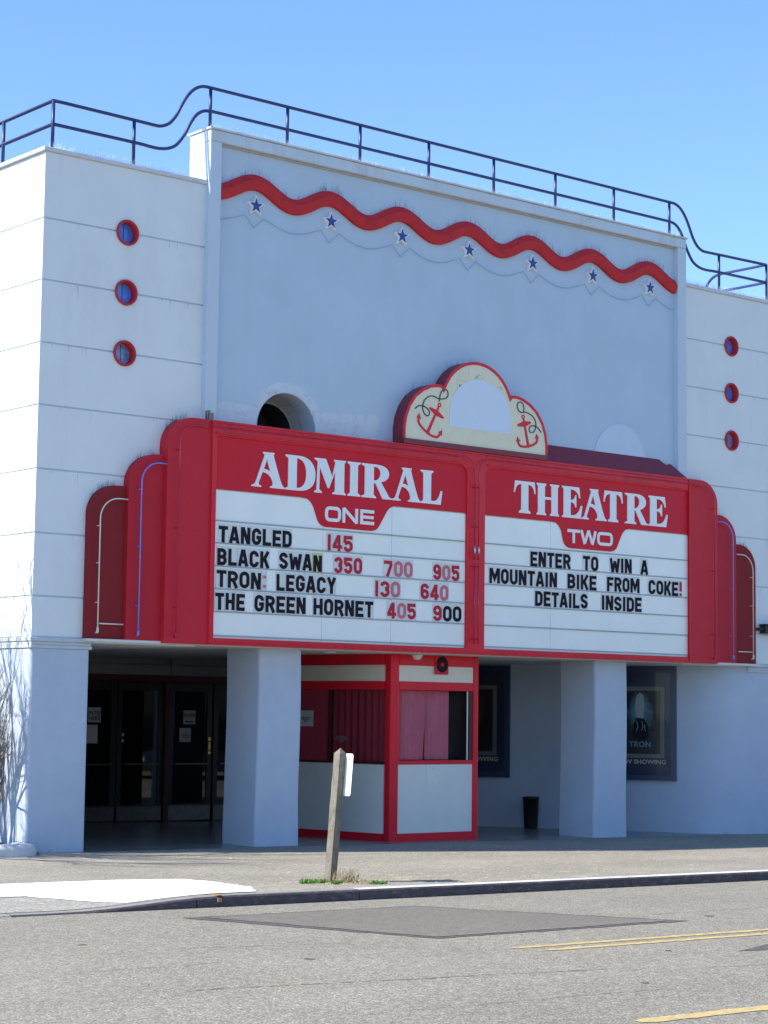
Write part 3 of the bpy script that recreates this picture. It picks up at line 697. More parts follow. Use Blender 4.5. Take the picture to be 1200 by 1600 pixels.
ZTR = [4.478, 4.172, 3.856, 3.545, 3.232, 2.905]
def board(x0, x1, joints, notch, m_=None):
    o = MB().box(x0+.002, x1-.002, -.159, -.1585, BZ0+.002, BZ1-.002).build('letter_board', M['board'], mq)
    xs_ = [x0]+joints+[x1]
    zs = [4.90]+ZTR+[BZ0]
    for a, b in zip(xs_[:-1], xs_[1:]):
        for zt, zb in zip(zs[:-1], zs[1:]):
            yy = R.uniform(-.0015, .0015)
            MB().box(a+.0035, b-.0035, -.176+yy, -.1595, zb+.003, zt-.003).build('acrylic_panel', M['board'], o)
    for z in ZTR:
        MB().box(x0+.015, x1-.015, -.192, -.1765+.0, z-.009, z+.007).build('track', M['track'], o)
    nx0, nx1, nb0, nb1 = notch
    zt = 4.912
    c = lambda p, q, r_, n=6: [tuple(((1-t)**2*Vector(p)+2*t*(1-t)*Vector(q)+t*t*Vector(r_))) for t in [i/n for i in range(n+1)]]
    low = [(x0+.001, zt)]+c((nx0-.14, zt), (nx0, zt), (nx0+.07, zt-.13))+c((nb0-.05, 4.61), (nb0, 4.515), (nb0+.12, 4.515))+c((nb1-.12, 4.515), (nb1, 4.515), (nb1+.05, 4.61))+c((nx1-.07, zt-.13), (nx1, zt), (nx1+.14, zt))+[(x1-.001, zt), (x1-.001, BZ1), (x0+.001, BZ1)]
    MB().plate([low], -.190, -.178).build('red_header', M['redflat'], o)
    return o
bl = board(*BL, [4.582, 5.862], (4.33, 5.80, 4.52, 5.57)); br = board(*BR, [9.115], (9.27, 10.77, 9.44, 10.56))

# big serif capitals
def path(items):
    out = []
    for it in items:
        if len(it) == 2: out.append(it)
        else:
            p0 = Vector(out[-1]); a, b, c = Vector(it[0:2]), Vector(it[2:4]), Vector(it[4:6])
            for i in range(1, 9):
                t = i/8; out.append(tuple((1-t)**3*p0+3*t*(1-t)**2*a+3*t*t*(1-t)*b+t**3*c))
    return out
SER = {
 'A': [[(.33,1),(.67,1),(.67,.965),(.645,.93),(.90,.11,.91,.08,1.0,.04),(1.0,0),(.56,0),(.56,.04),(.66,.07,.64,.12,.63,.17),(.60,.30,.50,.42,.32,.425),(.215,.13),(.20,.07,.22,.05,.29,.04),(.29,0),(0,0),(0,.04),(.08,.06,.10,.09,.12,.13),(.385,.92),(.33,.965)], [(.455,.80),(.56,.46),(.50,.50,.42,.52,.36,.52)]],
 'D': [[(0,1),(.45,1),(.84,1,1.0,.76,1.0,.49),(1.0,.2,.84,0,.42,0),(0,0),(0,.04),(.10,.09),(.10,.91),(0,.96)], [(.38,.925),(.60,.92,.70,.74,.70,.49),(.70,.25,.60,.075,.38,.075)]],
 'M': [[(0,1),(.36,1),(.365,.985),(.565,.50),(.665,.93),(.62,.96),(.62,1),(1,1),(1,.96),(.95,.92),(.95,.08),(1,.04),(1,0),(.58,0),(.58,.04),(.66,.09),(.655,.66),(.47,.16),(.43,.16),(.165,.76),(.155,.10),(.24,.04),(.24,0),(0,0),(0,.04),(.07,.09),(.10,.91),(0,.96)]],
 'I': [[(0,1),(1,1),(1,.96),(.80,.90),(.80,.10),(1,.04),(1,0),(0,0),(0,.04),(.20,.10),(.20,.90),(0,.96)]],
 'R': [[(0,1),(.48,1),(.80,1,.90,.87,.90,.75),(.90,.62,.80,.53,.64,.49),(.88,.12),(.90,.07,.93,.05,1.0,.04),(1.0,0),(.70,0),(.46,.44),(.40,.445),(.40,.10),(.48,.04),(.48,0),(0,0),(0,.04),(.11,.09),(.11,.91),(0,.96)], [(.40,.925),(.55,.94,.62,.86,.62,.75),(.62,.60,.52,.53,.40,.52)]],
 'L': [[(0,1),(.58,1),(.58,.96),(.48,.91),(.48,.10),(.70,.07,.82,.12,.93,.42),(1,.41),(.93,0),(0,0),(0,.04),(.13,.09),(.13,.91),(0,.96)]],
 'T': [[(.05,1),(.95,1),(1.0,.64),(.955,.63),(.92,.82,.84,.90,.66,.905),(.66,.11),(.76,.05),(.76,0),(.24,0),(.24,.05),(.34,.11),(.34,.905),(.16,.90,.08,.82,.045,.63),(0,.64)]],
 'H': [[(0,1),(.42,1),(.42,.96),(.36,.91),(.36,.58),(.66,.58),(.66,.91),(.60,.96),(.60,1),(1,1),(1,.96),(.94,.91),(.94,.09),(1,.04),(1,0),(.60,0),(.60,.04),(.66,.09),(.66,.50),(.36,.50),(.36,.09),(.42,.04),(.42,0),(0,0),(0,.04),(.06,.09),(.06,.91),(0,.96)]],
 'E': [[(0,1),(.84,1),(.90,.66),(.85,.65),(.80,.84,.66,.91,.42,.91),(.42,.575),(.55,.575,.62,.62,.66,.74),(.70,.74),(.70,.35),(.66,.35),(.62,.47,.55,.505,.42,.505),(.42,.09),(.70,.07,.84,.18,.93,.42),(1,.41),(.92,0),(0,0),(0,.04),(.08,.09),(.08,.91),(0,.96)]],
}
Zb, Hh = 4.995, .497
for brd, word in ((bl, [('A', 3.29, 3.865), ('D', 3.872, 4.408), ('M', 4.392, 4.963), ('I', 4.998, 5.234), ('R', 5.255, 5.832), ('A', 5.84, 6.392), ('L', 6.388, 6.819)]),
                  (br, [('T', 8.295, 8.76), ('H', 8.784, 9.272), ('E', 9.338, 9.792), ('A', 9.772, 10.346), ('T', 10.276, 10.721), ('R', 10.77, 11.321), ('E', 11.331, 11.792)])):
    for ch, a, b in word:
        loops = [[(a+(b-a)*p[0], Zb+Hh*p[1]) for p in path(lp)] for lp in SER[ch]]
        MB().plate(loops, -.204, -.1905).build('serif_letter', M['white'], brd)
# ONE / TWO, wide rounded sans
def wide(ch, a, b, brd):
    mb = MB(); t = .048; z0, z1 = 4.598, 4.815; h = t/2; y0, y1 = -.204, -.1905
    if ch == 'O':
        q = .055; x0, x1, za, zb = a+h, b-h, z0+h, z1-h
        pts = arc(x1-q, zb-q, q, q, 0, 90, 5)+arc(x0+q, zb-q, q, q, 90, 180, 5)+arc(x0+q, za+q, q, q, 180, 270, 5)+arc(x1-q, za+q, q, q, 270, 360, 5)
        stroke(mb, pts, t, y0, y1, True)
    elif ch == 'N':
        stroke(mb, [(a+h, z0), (a+h, z1)], t, y0, y1); stroke(mb, [(b-h, z0), (b-h, z1)], t, y0, y1); stroke(mb, [(a+h, z1-.01), (b-h, z0+.01)], t, y0-.0006, y1)
    elif ch == 'E':
        stroke(mb, [(b, z1-h), (a+h, z1-h), (a+h, z0+h), (b, z0+h)], t, y0, y1); stroke(mb, [(a+t, (z0+z1)/2), (b-.01, (z0+z1)/2)], t*.9, y0-.0006, y1)
    elif ch == 'T':
        stroke(mb, [(a, z1-h), (b, z1-h)], t, y0, y1); stroke(mb, [((a+b)/2, z0), ((a+b)/2, z1-t)], t, y0, y1)
    elif ch == 'W':
        stroke(mb, [(a+.02, z1), (a+.095, z0)], t, y0, y1); stroke(mb, [(a+.095, z0+.012), ((a+b)/2, z1)], t, y0-.0006, y1)
        stroke(mb, [((a+b)/2, z1), (b-.095, z0+.012)], t, y0-.0012, y1); stroke(mb, [(b-.095, z0), (b-.02, z1)], t, y0-.0018, y1)
    mb.build('sans_letter', M['white'], brd)
for c_, a, b in (('O', 4.598, 4.885), ('N', 4.915, 5.20), ('E', 5.245, 5.502)): wide(c_, a, b, bl)
for c_, a, b in (('T', 9.467, 9.74), ('W', 9.755, 10.115), ('O', 10.135, 10.488)): wide(c_, a, b, br)

# changeable letters
WID = {'I': .42, '1': .42, 'M': 1.3, 'W': 1.38, ':': .42, '!': .42, 'T': .95, 'A': 1.05, 'L': .9, 'E': .92, 'F': .9}
def words(brd, rows_):
    for z0, lst in rows_:
        for (wd, a, b, spec) in lst:
            tot = sum(WID.get(c, 1) for c in wd); gp = .030; unit = (b-a-gp*(len(wd)-1))/tot; x = a
            for i, ch in enumerate(wd):
                cw = WID.get(ch, 1)*unit; H = .232; t = .049/H
                k = spec[i] if isinstance(spec, str) and len(spec) == len(wd) else spec
                ink = {'k': 'black', 'r': 'rednum', 'p': 'pinknum', 'y': 'black'}[k]
                mb = MB(); til = M['tiley'] if k == 'y' else M['tile']
                mb.box(x-gp*.42, x+cw+gp*.42, -.1835, -.1768, z0-.022, z0+H+.030, 1)
                st, closed = gothic(ch, cw/H, t)
                jz = R.uniform(-.004, .004); ja = R.uniform(-.006, .006)
                for j, s_ in enumerate(st):
                    pts = [(x+p[0]*H+ja*(p[1]-.5)*H*2, z0+jz+p[1]*H) for p in s_]
                    stroke(mb, pts, t*H, -.1905-.0005*j, -.1838, closed)
                mb.build('letter', [M[ink], til], brd); x += cw+gp
words(bl, [(4.179, [('TANGLED', 2.765, 4.015, 'k'), ('145', 4.655, 5.12, 'r')]),
           (3.870, [('BLACK', 2.750, 3.630, 'k'), ('SWAN', 3.805, 4.560, 'kkky'), ('350', 4.785, 5.300, 'rrr'), ('700', 5.715, 6.262, 'rpp'), ('905', 6.668, 7.190, 'rpr')]),
           (3.566, [('TRON:', 2.746, 3.590, 'kkkkp'), ('LEGACY', 3.765, 4.820, 'k'), ('130', 5.545, 6.025, 'rrp'), ('640', 6.426, 6.972, 'rrp')]),
           (3.257, [('THE', 2.730, 3.222, 'k'), ('GREEN', 3.392, 4.282, 'k'), ('HORNET', 4.425, 5.520, 'k'), ('405', 5.788, 6.334, 'rpr'), ('900', 6.676, 7.236, 'rkk')])])
words(br, [(4.181, [('ENTER', 8.672, 9.545, 'k'), ('TO', 9.830, 10.170, 'k'), ('WIN', 10.445, 10.944, 'k'), ('A', 11.16, 11.33, 'k')]),
           (3.872, [('MOUNTAIN', 7.812, 9.246, 'k'), ('BIKE', 9.484, 10.130, 'k'), ('FROM', 10.376, 11.126, 'k'), ('COKE!', 11.348, 12.155, 'kkkkr')]),
           (3.568, [('DETAILS', 8.777, 9.932, 'k'), ('INSIDE', 10.250, 11.179, 'k')])])
# sloped flashing between marquee and wall, right of the crest
prof = [(9.0, 0), (12.28, 0), (12.02, .24), (11.90, .21), (11.78, .30), (9.0, .30)]
mb = MB(); tr = tessellate_polygon([[Vector((*p, 0)) for p in prof]])
f3 = lambda p, o_: (p[0], -.20+p[1]*.62+o_, ZT+.002+p[1]*.98)
mb.add([f3(p, 0) for p in prof]+[f3(p, .008) for p in prof], [tuple(t) for t in tr]+[tuple(i+len(prof) for i in t) for t in tr]+[(i, (i+1) % 6, 6+(i+1) % 6, 6+i) for i in range(6)])
mb.build('sloped_flashing', M['roofred'], mq)
mb = MB()
for s in (1, -1):
    for i in range(70):
        a = R.uniform(25, 90)
        for (x0, zt, r_) in ((.755, 4.84, .42), (1.33, 5.305, .45), (1.89, 5.85, .42)):
            if R.random() < .5:
                aa = math.radians(a); needles(mb, mx(x0+r_-r_*math.cos(aa), s), R.uniform(-.06, -.02), zt-r_+r_*math.sin(aa), .11, .05, .0022)
tag(mb.build('fin_bird_spikes', M['spike'], mq, fix=False), kind='stuff')
# conduit stub on the top left corner
MB().tube([(2.56, -.12, 5.852), (2.56, -.12, 5.97), (2.62, -.12, 5.985)], .012, 6).box(2.60, 2.68, -.125, -.10, 5.852, 5.96).build('conduit', M['kick'], mq)

# ------------------------------------------------------------------ the crest sign
cr = empty('crest_sign', 'cloud-shaped cream crest with red rim, two red anchors and a blank pale blue arch', 'sign', (7.48, -.1, 5.86))
L_ = [(6.000, 5.865), (6.000, 6.10), (6.03, 6.27), (6.10, 6.44), (6.22, 6.60), (6.37, 6.71), (6.53, 6.78), (6.66, 6.805), (6.775, 6.80)]
U_ = arc(7.48, 6.50, .745, .735, 158, 22, 22)
out = L_+[(x, z) for x, z in U_]+[(2*7.485-p[0], p[1]) for p in reversed(L_)]
def inset(poly, d):
    n = len(poly); P = [Vector(p) for p in poly]; o = []
    ar = sum(P[i].x*P[(i+1) % n].y-P[(i+1) % n].x*P[i].y for i in range(n)); sgn = 1 if ar > 0 else -1
    for i in range(n):
        d1 = (P[i]-P[i-1]).normalized(); d2 = (P[(i+1) % n]-P[i]).normalized()
        n1 = Vector((-d1.y, d1.x))*sgn; n2 = Vector((-d2.y, d2.x))*sgn; q = (n1+n2); q.normalize()
        o.append(tuple(P[i]+q*d/max(.5, q.dot(n1))))
    return o
MB().plate([out], -.235, -.002).build('crest_body', M['roofred'], cr, bevel=.006)
MB().plate([out, inset(out, .045)], -.25, -.2355).build('crest_rim', M['red'], cr)
MB().plate([inset(out, .046)], -.242, -.2356).build('crest_face', M['cream'], cr)
MB().box(6.0, 8.97, -.262, -.236, 5.852, 5.93).build('bottom_rail', M['roofred'], cr)
bz = [(6.915, 6.19)]+[(7.545-.632*math.cos(math.radians(a)), 6.40+.565*math.sin(math.radians(a))) for a in range(0, 181, 9)]+[(8.177, 6.19)]
MB().plate([bz], -.246, -.2425).build('blank_patch', mat('pale_blue_patch', (.68, .75, .84), .6, .02, 4), cr)
# ghost lettering and marks left above the blank patch
mb = MB(); yg0, yg1 = -.2445, -.2422
for pts in ([(7.50, 6.985), (7.46, 7.01), (7.44, 6.97), (7.48, 7.03), (7.53, 7.04)], [(7.56, 6.995), (7.60, 7.0)], [(7.93, 6.90), (7.99, 6.88)]): stroke(mb, catmull(pts, 5), .008, yg0, yg1)
mb.build('faded_script', mat('ghost_grey', (.30, .30, .26), .6), cr)
MB().box(7.10, 7.16, yg0, yg1, 6.80, 6.85).build('faded_mark', mat('ghost_blue', (.25, .28, .34), .6), cr)
mb = MB(); stroke(mb, [(7.06, 6.76), (7.06, 6.92), (7.24, 6.915)], .003, yg0, yg1); stroke(mb, [(7.30, 7.0), (7.30, 7.19)], .002, yg0, yg1); mb.build('faded_outline', mat('ghost_tan', (.42, .38, .28), .6), cr)
def anchor(top, bot, flip, fl, frr, bar, rope):
    T, B = Vector(top), Vector(bot); d = (B-T); Ln = d.length; d.normalize(); p = Vector((-d.y, d.x))
    y0, y1 = -.249, -.2424
    a = MB(); k = 0
    eye = T+d*.03
    stroke(a, [(eye.x+.026*math.cos(q*math.pi/6), eye.y+.026*math.sin(q*math.pi/6)) for q in range(12)], .018, y0, y1, True)
    sh = [T+d*.055+p*.016, B-d*.02+p*.026, B-d*.02-p*.026, T+d*.055-p*.016]
    a.plate([[tuple(v) for v in sh]], y0-.0004, y1)
    b0, b1 = Vector(bar[0]), Vector(bar[1]); c = (b0+b1)/2; e = (b1-b0).normalized(); en = Vector((-e.y, e.x)); hl = (b1-b0).length/2
    a.plate([[tuple(q) for q in (c-e*hl+en*.014, c-e*.03+en*.040, c+e*.03+en*.040, c+e*hl+en*.014, c+e*hl-en*.014, c+e*.03-en*.040, c-e*.03-en*.040, c-e*hl-en*.014)]], y0-.0008, y1)
    for tip in (fl, frr):
        tp = Vector(tip); side = 1 if (tp-B).dot(p) > 0 else -1
        c1 = B+d*.005+p*side*.13; pts = [B-d*.005, B+p*side*.07-d*.0, (c1+tp)/2+p*side*.02+d*.02, tp]
        cc = catmull([tuple(q) for q in pts], 7); n_ = len(cc)
        for i in range(n_-1):
            pass
        stroke(a, cc, .036, y0-.0012-(.0004 if side > 0 else 0), y1)
        t2 = (Vector(cc[-1])-Vector(cc[-5])).normalized(); nn = Vector((-t2.y, t2.x))
        a.plate([[tuple(tp+t2*.05), tuple(tp-t2*.03+nn*.045), tuple(tp-t2*.012), tuple(tp-t2*.03-nn*.045)]], y0-.0018, y1)
    a.plate([[tuple(B+d*.03), tuple(B-d*.01+p*.05), tuple(B-d*.05), tuple(B-d*.01-p*.05)]], y0-.0022, y1)
    o = a.build('anchor', M['red'], cr)
    r_ = MB(); cc = catmull(rope, 8); stroke(r_, cc, .016, y0-.003, y1-.002); r_.build('rope', M['ropec'], o)
anchor((6.722, 6.519), (6.474, 6.051), 1, (6.300, 6.275), (6.735, 6.075), ((6.510, 6.429), (6.789, 6.301)), [(6.227, 6.387), (6.30, 6.438), (6.40, 6.438), (6.479, 6.402), (6.512, 6.345), (6.47, 6.302), (6.417, 6.323), (6.380, 6.38), (6.374, 6.439), (6.395, 6.51), (6.429, 6.553), (6.500, 6.60), (6.587, 6.612), (6.69, 6.585), (6.779, 6.591), (6.85, 6.62), (6.875, 6.663), (6.862, 6.72), (6.825, 6.735), (6.76, 6.715), (6.720, 6.65), (6.700, 6.545)])
anchor((8.432, 6.520), (8.553, 6.042), 1, (8.330, 6.12), (8.735, 6.205), ((8.321, 6.345), (8.605, 6.419)), [(8.440, 6.558), (8.455, 6.61), (8.438, 6.68), (8.385, 6.717), (8.330, 6.70), (8.311, 6.658), (8.325, 6.60), (8.390, 6.555), (8.47, 6.568), (8.560, 6.555), (8.640, 6.52), (8.700, 6.45), (8.712, 6.37), (8.680, 6.29), (8.631, 6.263), (8.582, 6.27), (8.570, 6.315), (8.600, 6.360), (8.660, 6.372), (8.751, 6.352), (8.828, 6.282)])
mb = MB()
for i in range(120):
    q = R.choice(out[2:-2]); needles(mb, q[0]+R.uniform(-.06, .06), R.uniform(-.12, -.03), q[1]-.02, .15, .07, .002)
tag(mb.build('crest_bird_spikes', M['spike'], cr, fix=False), kind='stuff')

# ------------------------------------------------------------------ roof railing
rl = empty('roof_railing', 'dark blue two-bar pipe railing that curves up and over the stepped parapet', 'railing', (CX, .1, 9.2))
YR = .10; rr = .0245
top = [(0.17, 9.905), (1.42, 9.89), (1.73, 9.885), (1.86, 9.895), (1.99, 9.96), (2.10, 10.09), (2.19, 10.26), (2.29, 10.42), (2.41, 10.54), (2.54, 10.597), (2.67, 10.605)]
low = [(0.17, 9.585), (1.42, 9.58), (1.66, 9.572), (1.82, 9.572), (1.97, 9.60), (2.11, 9.675), (2.24, 9.84), (2.34, 10.03), (2.44, 10.17), (2.55, 10.245), (2.67, 10.27)]
def mir(p): return (2*7.43-p[0], p[1])
def rail(pl, name):
    cc = catmull(pl, 6); c2 = [mir(p) for p in reversed(cc)]
    MB().tube([(p[0], YR, p[1]) for p in cc+c2], rr, 10).build(name, M['navy'], rl)
rail(top, 'top_rail'); rail(low, 'middle_rail')
for xr, ln in ((.155, 19.5), (14.71, 1.05)):
    for z in (9.905, 9.585):
        p = [(xr, YR, z), (xr, YR+ln, z)]
        if xr > 5: p = catmull([(xr, YR, z), (xr, YR+.6, z), (xr, YR+1.05, z), (xr, YR+1.25, z-.04), (xr, YR+1.4, z-.18), (xr, YR+1.5, z-.42), (xr, YR+1.7, z-.62)], 5)
        MB().tube(p, rr, 10).build('side_rail', M['navy'], rl)
for x in [.155, 1.42, 13.44, 14.71]: MB().tube([(x, YR, 9.22), (x, YR, 9.905)], rr, 10).build('post', M['navy'], rl)
for i in range(8):
    x = 2.67+1.357*i; MB().tube([(x, YR, 9.97), (x, YR, 10.605)], rr, 10).build('post', M['navy'], rl)
for y in [1.42, 2.77, 4.1, 5.5, 6.9, 8.3]: MB().tube([(.155, y, 9.22), (.155, y, 9.905)], rr, 10).build('post', M['navy'], rl)

# ------------------------------------------------------------------ ticket booth
bo = empty('ticket_booth', 'red framed ticket booth with pink curtains in its window and grey-white lower panels', 'ticket booth', (7.16, 1.3, 0))
FX0, FX1, FY = 6.28, 8.05, .30; BD = Vector((-.1644, .9864, 0)); BDR = Vector((.1644, .9864, 0)); BL_ = 2.4
g0 = gz(7)-.03
def bside(s):
    """local frame of a face: (u along, n outwards-offset, z) -> world"""
    if s == 'f': return lambda u, n, z: (FX0+u, FY+n, z)
    d = BD if s == 'l' else BDR; o = Vector((FX0 if s == 'l' else FX1, FY, 0)); nn = Vector((BD.y, -BD.x, 0)) if s == 'l' else Vector((-BDR.y, BDR.x, 0))
    return lambda u, n, z: tuple(o+d*u+nn*n+Vector((0, 0, z)))
def fbox(mb, fr, u0, u1, n0, n1, z0, z1, mi=0):
    v = [fr(a, b, c) for c in (z0, z1) for (a, b) in ((u0, n0), (u1, n0), (u1, n1), (u0, n1))]
    return mb.add(v, [(0, 3, 2, 1), (4, 5, 6, 7), (0, 1, 5, 4), (1, 2, 6, 5), (2, 3, 7, 6), (3, 0, 4, 7)], mi)
def curtain(fr, u0, u1, z0, z1, mm, amp=.018, n0=.07, folds=9, taper=0):
    mb = MB(); N = int(folds*10); K = 8; vs = []
    ph = R.uniform(0, 6)
    for j in range(K+1):
        z = z0+(z1-z0)*j/K
        for i in range(N+1):
            t = i/N; e = u1-(u1-u0)*taper*(1-j/K)*(t > 0)*.0
            u = u0+(u1-u0-taper*(1-j/K))*t if taper >= 0 else (u0-taper*(1-j/K))+(u1-u0+taper*(1-j/K))*t
            vs.append(fr(u, n0+amp*math.sin(t*folds*6.28+ph+.5*math.sin(t*7))*(1+.3*math.sin(t*9)), z))
    mb.add(vs, [(j*(N+1)+i, j*(N+1)+i+1, (j+1)*(N+1)+i+1, (j+1)*(N+1)+i) for j in range(K) for i in range(N)], 0, True)
    return mb
FW = FX1-FX0
f = bside('f')
# front face
fbox(MB(), f, .0, .17, .0, .14, g0, 2.76).build('corner_post', M['red'], bo, bevel=.02)
fbox(MB(), f, FW-.10, FW, .0, .14, g0, 2.76).build('corner_post', M['red'], bo, bevel=.015)
for (z0, z1, y_) in ((g0, .10, .0), (1.12, 1.18, .012), (2.23, 2.355, .0), (2.60, 2.76, .0)):
    fbox(MB(), f, .172, FW-.102, y_, .13, z0, z1).build('rail', M['red'], bo, bevel=.006)
fbox(MB(), f, .172, FW-.102, .025, .06, .102, 1.13).build('lower_panel', M['boothp'], bo)
fbox(MB(), f, .172, FW-.102, .022, .06, 2.357, 2.598).build('fascia_panel', M['creamp'], bo)
fbox(MB(), f, .172, .20, .02, .12, 1.18, 2.23).build('window_jamb', M['red'], bo)
fbox(MB(), f, FW-.17, FW-.102, .02, .12, 1.18, 2.23).build('window_jamb', M['darkred'], bo)
wn = fbox(MB(), f, .19, FW-.175, .055, .06, 1.18, 2.23).build('window', None or mat('booth_glass', (.9, .9, .9), .02, 0, 1), bo)
bs = wn.data.materials[0].node_tree.nodes['Principled BSDF']; bs.inputs['Transmission Weight'].default_value = 1; bs.inputs['IOR'].default_value = 1.0+.15
fbox(MB(), f, FW-.195, FW-.178, .045, .062, 1.18, 2.23).build('window_edge', M['white'], wn)
curtain(f, .20, .80, 1.19, 2.225, None, .022, .12, 3.6, .07).build('curtain', M['curtain'], bo)
curtain(f, .815, 1.30, 1.19, 2.225, None, .022, .15, 3, -.0).build('curtain', M['curtain'], bo)
curtain(f, .66, .90, 1.19, 1.85, None, .01, .20, 2, 0).build('curtain', M['curtaind'], bo)
fbox(MB(), f, .15, FW-.05, .24, .26, .1, 2.7).build('shade_backdrop', mat('booth_interior_dark', (.02, .017, .016), .9), bo)  # added black sheet standing in for the shaded booth interior
# speaker on the fascia
so = fbox(MB(), f, .86, 1.13, -.02, -.001, 2.475, 2.755).build('speaker', M['red'], bo, bevel=.012)
sx, sz = FX0+.995, 2.625
mb = MB()
for i in range(-6, 7):
    z = i*.0175; hw = math.sqrt(max(0, .115**2-z*z))
    if abs(i) <= 1: mb.box(sx-hw, sx-.034, FY-.028, FY-.0203, sz+z-.006, sz+z+.006).box(sx+.034, sx+hw, FY-.028, FY-.0203, sz+z-.006, sz+z+.006)
    else: mb.box(sx-hw, sx+hw, FY-.028, FY-.0203, sz+z-.006, sz+z+.006)
mb.build('speaker_slats', M['black'], so)
MB().lathe([(.122, -.0206), (.122, -.0225), (.0001, -.0225)], (sx, FY, sz), 30).build('speaker_cone', M['darkred'], so)
MB().lathe([(.033, -.0206), (.033, -.03), (.0001, -.03)], (sx, FY, sz), 20).build('speaker_centre', M['red'], so)
# notice taped to the lower panel
fbox(MB(), f, .74, .98, .019, .0215, .80, 1.115).build('taped_sheet', mat('tracing_paper', (.74, .73, .68), .5), bo)
fbox(MB(), f, .85, .865, .0175, .019, 1.06, 1.07).build('small_print', M['rednum'], bo)
# left and right faces
for s in 'lr':
    f = bside(s)
    mb = fbox(MB(), f, .142, BL_, -.02, .09, g0, .10); fbox(mb, f, .142, BL_, -.02, .09, 2.23, 2.355); fbox(mb, f, .142, BL_, -.02, .09, 2.60, 2.76)
    mb.build('rail', M['red'], bo)
    fbox(MB(), f, BL_-.1, BL_, -.02, .09, .101, 2.229).build('rear_post', M['red'], bo)
    fbox(MB(), f, .142, BL_-.101, .005, .05, .102, 1.12).build('lower_panel', M['boothp'], bo)
    fbox(MB(), f, .142, BL_-.101, .005, .05, 2.357, 2.598).build('fascia_panel', M['creamp'], bo)
    fbox(MB(), f, .142, BL_-.101, -.01, .06, 1.121, 1.15).build('sill', M['darkred'], bo)
    fbox(MB(), f, 1.215, 1.245, -.012, .06, 1.151, 2.229).build('window_mullion', M['darkred'], bo)
    fbox(MB(), f, 1.246, BL_-.101, .004, .05, 1.151, 2.229).build('door_leaf', M['curtaind'], bo)
    fbox(MB(), f, .142, 1.214, .03, .034, 1.151, 2.229).build('window', wn.data.materials[0], bo)
    if s == 'l': curtain(f, .145, 1.21, 1.152, 2.228, None, .02, .10, 8).build('curtain', M['curtaind'], bo)
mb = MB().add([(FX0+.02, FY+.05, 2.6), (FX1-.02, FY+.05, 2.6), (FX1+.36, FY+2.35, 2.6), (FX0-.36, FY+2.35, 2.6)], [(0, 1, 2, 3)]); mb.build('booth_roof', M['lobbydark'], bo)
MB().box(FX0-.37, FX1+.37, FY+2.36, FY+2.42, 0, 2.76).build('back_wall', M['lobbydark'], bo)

# text in the built-in typeface turned to mesh
def text_mesh(s, size, m_, fr, parent, name, sx=1.0):
    cu = bpy.data.curves.new('t', 'FONT'); cu.body = s; cu.size = size; cu.align_x = 'CENTER'; cu.extrude = 0.0008
    cu.space_line = .9; cu.resolution_u = 2; cu.offset = size*.022
    ob = bpy.data.objects.new('t', cu); col.objects.link(ob); dg = bpy.context.evaluated_depsgraph_get(); dg.update()
    me = bpy.data.meshes.new_from_object(ob.evaluated_get(dg)); bpy.data.objects.remove(ob)
    for v in me.vertices: v.co = Vector(fr(v.co.x*sx, -v.co.z-.0012, v.co.y))
    me.name = name; me.materials.clear()
    return link(name, me, m_, parent)
def notice(cx, cz, w_, h_, y, body, size, label, fr=None, m_='paper', grp='paper notices taped to doors and booth'):
    fr = fr or (lambda x, n, z: (x, y+n, z))
    c = fr(cx, 0, cz)
    o = empty('paper_notice', label, 'notice', c, grp)
    fbox(MB(), fr, cx-w_/2, cx+w_/2, -.003, -.0005, cz-h_/2, cz+h_/2).build('sheet', M[m_], o)
    if body: text_mesh(body, size, M['ink'], lambda a, n, b: fr(cx+a, n-.003, cz+b), o, 'printed_text')
    return o
GY = 6.49
notice(4.99, 1.79, .25, .25, GY, 'ENTER\nHERE', .098, 'white paper reading ENTER HERE on the leftmost dark door, upper of two sheets').location
o = notice(4.95, 1.47, .22, .31, GY, '', .02, 'plain white letter sheet below the ENTER HERE paper on the leftmost dark door')
notice(6.91, 1.765, .25, .24, GY, 'ENTER', .082, 'white paper with ENTER and an arrow on the dark door beside the pillar')
a = [o for o in bpy.data.objects if o.name.startswith('paper_notice')][-1]
MB().plate([[(6.82, 1.69), (6.86, 1.715), (6.86, 1.70), (7.0, 1.70), (7.0, 1.68), (6.86, 1.68), (6.86, 1.665)]], GY-.005, GY-.0035).build('arrow', M['ink'], a)
notice(6.83, 1.46, .24, .24, GY, 'PLEASE\nUSE OTHER\nDOORS', .030, 'small paper with fine print below the ENTER and arrow paper')
notice(5.55, 1.46, .06, .05, GY-.0, '', .02, 'tiny pale sticker on the dark door left of the red post, upper of the two')
notice(5.55, 1.36, .06, .05, GY-.0, '', .02, 'tiny pale sticker on the dark door left of the red post, lower of the two')
fl = bside('l')
flm = lambda a, n, z: fl(-a, n, z)              # mirrored so that writing reads from outside
notice(-1.72, 1.785, .33, .24, 0, 'BOX OFFICE\nOPENS AT\n12:30', .034, 'white paper notice on the red side door of the ticket booth', flm)
o = notice(-2.02, 1.87, .22, .40, 0, '', .034, 'dark teal handbill taped on the booth side door left of the white notice', flm, 'navyc')
text_mesh('NO REFUNDS\nDEBIT OR CREDIT\nSORRY', .034, M['posterb'], lambda a, n, b: flm(-1.0+a, .028+n, 1.50+b), bo, 'window_lettering')

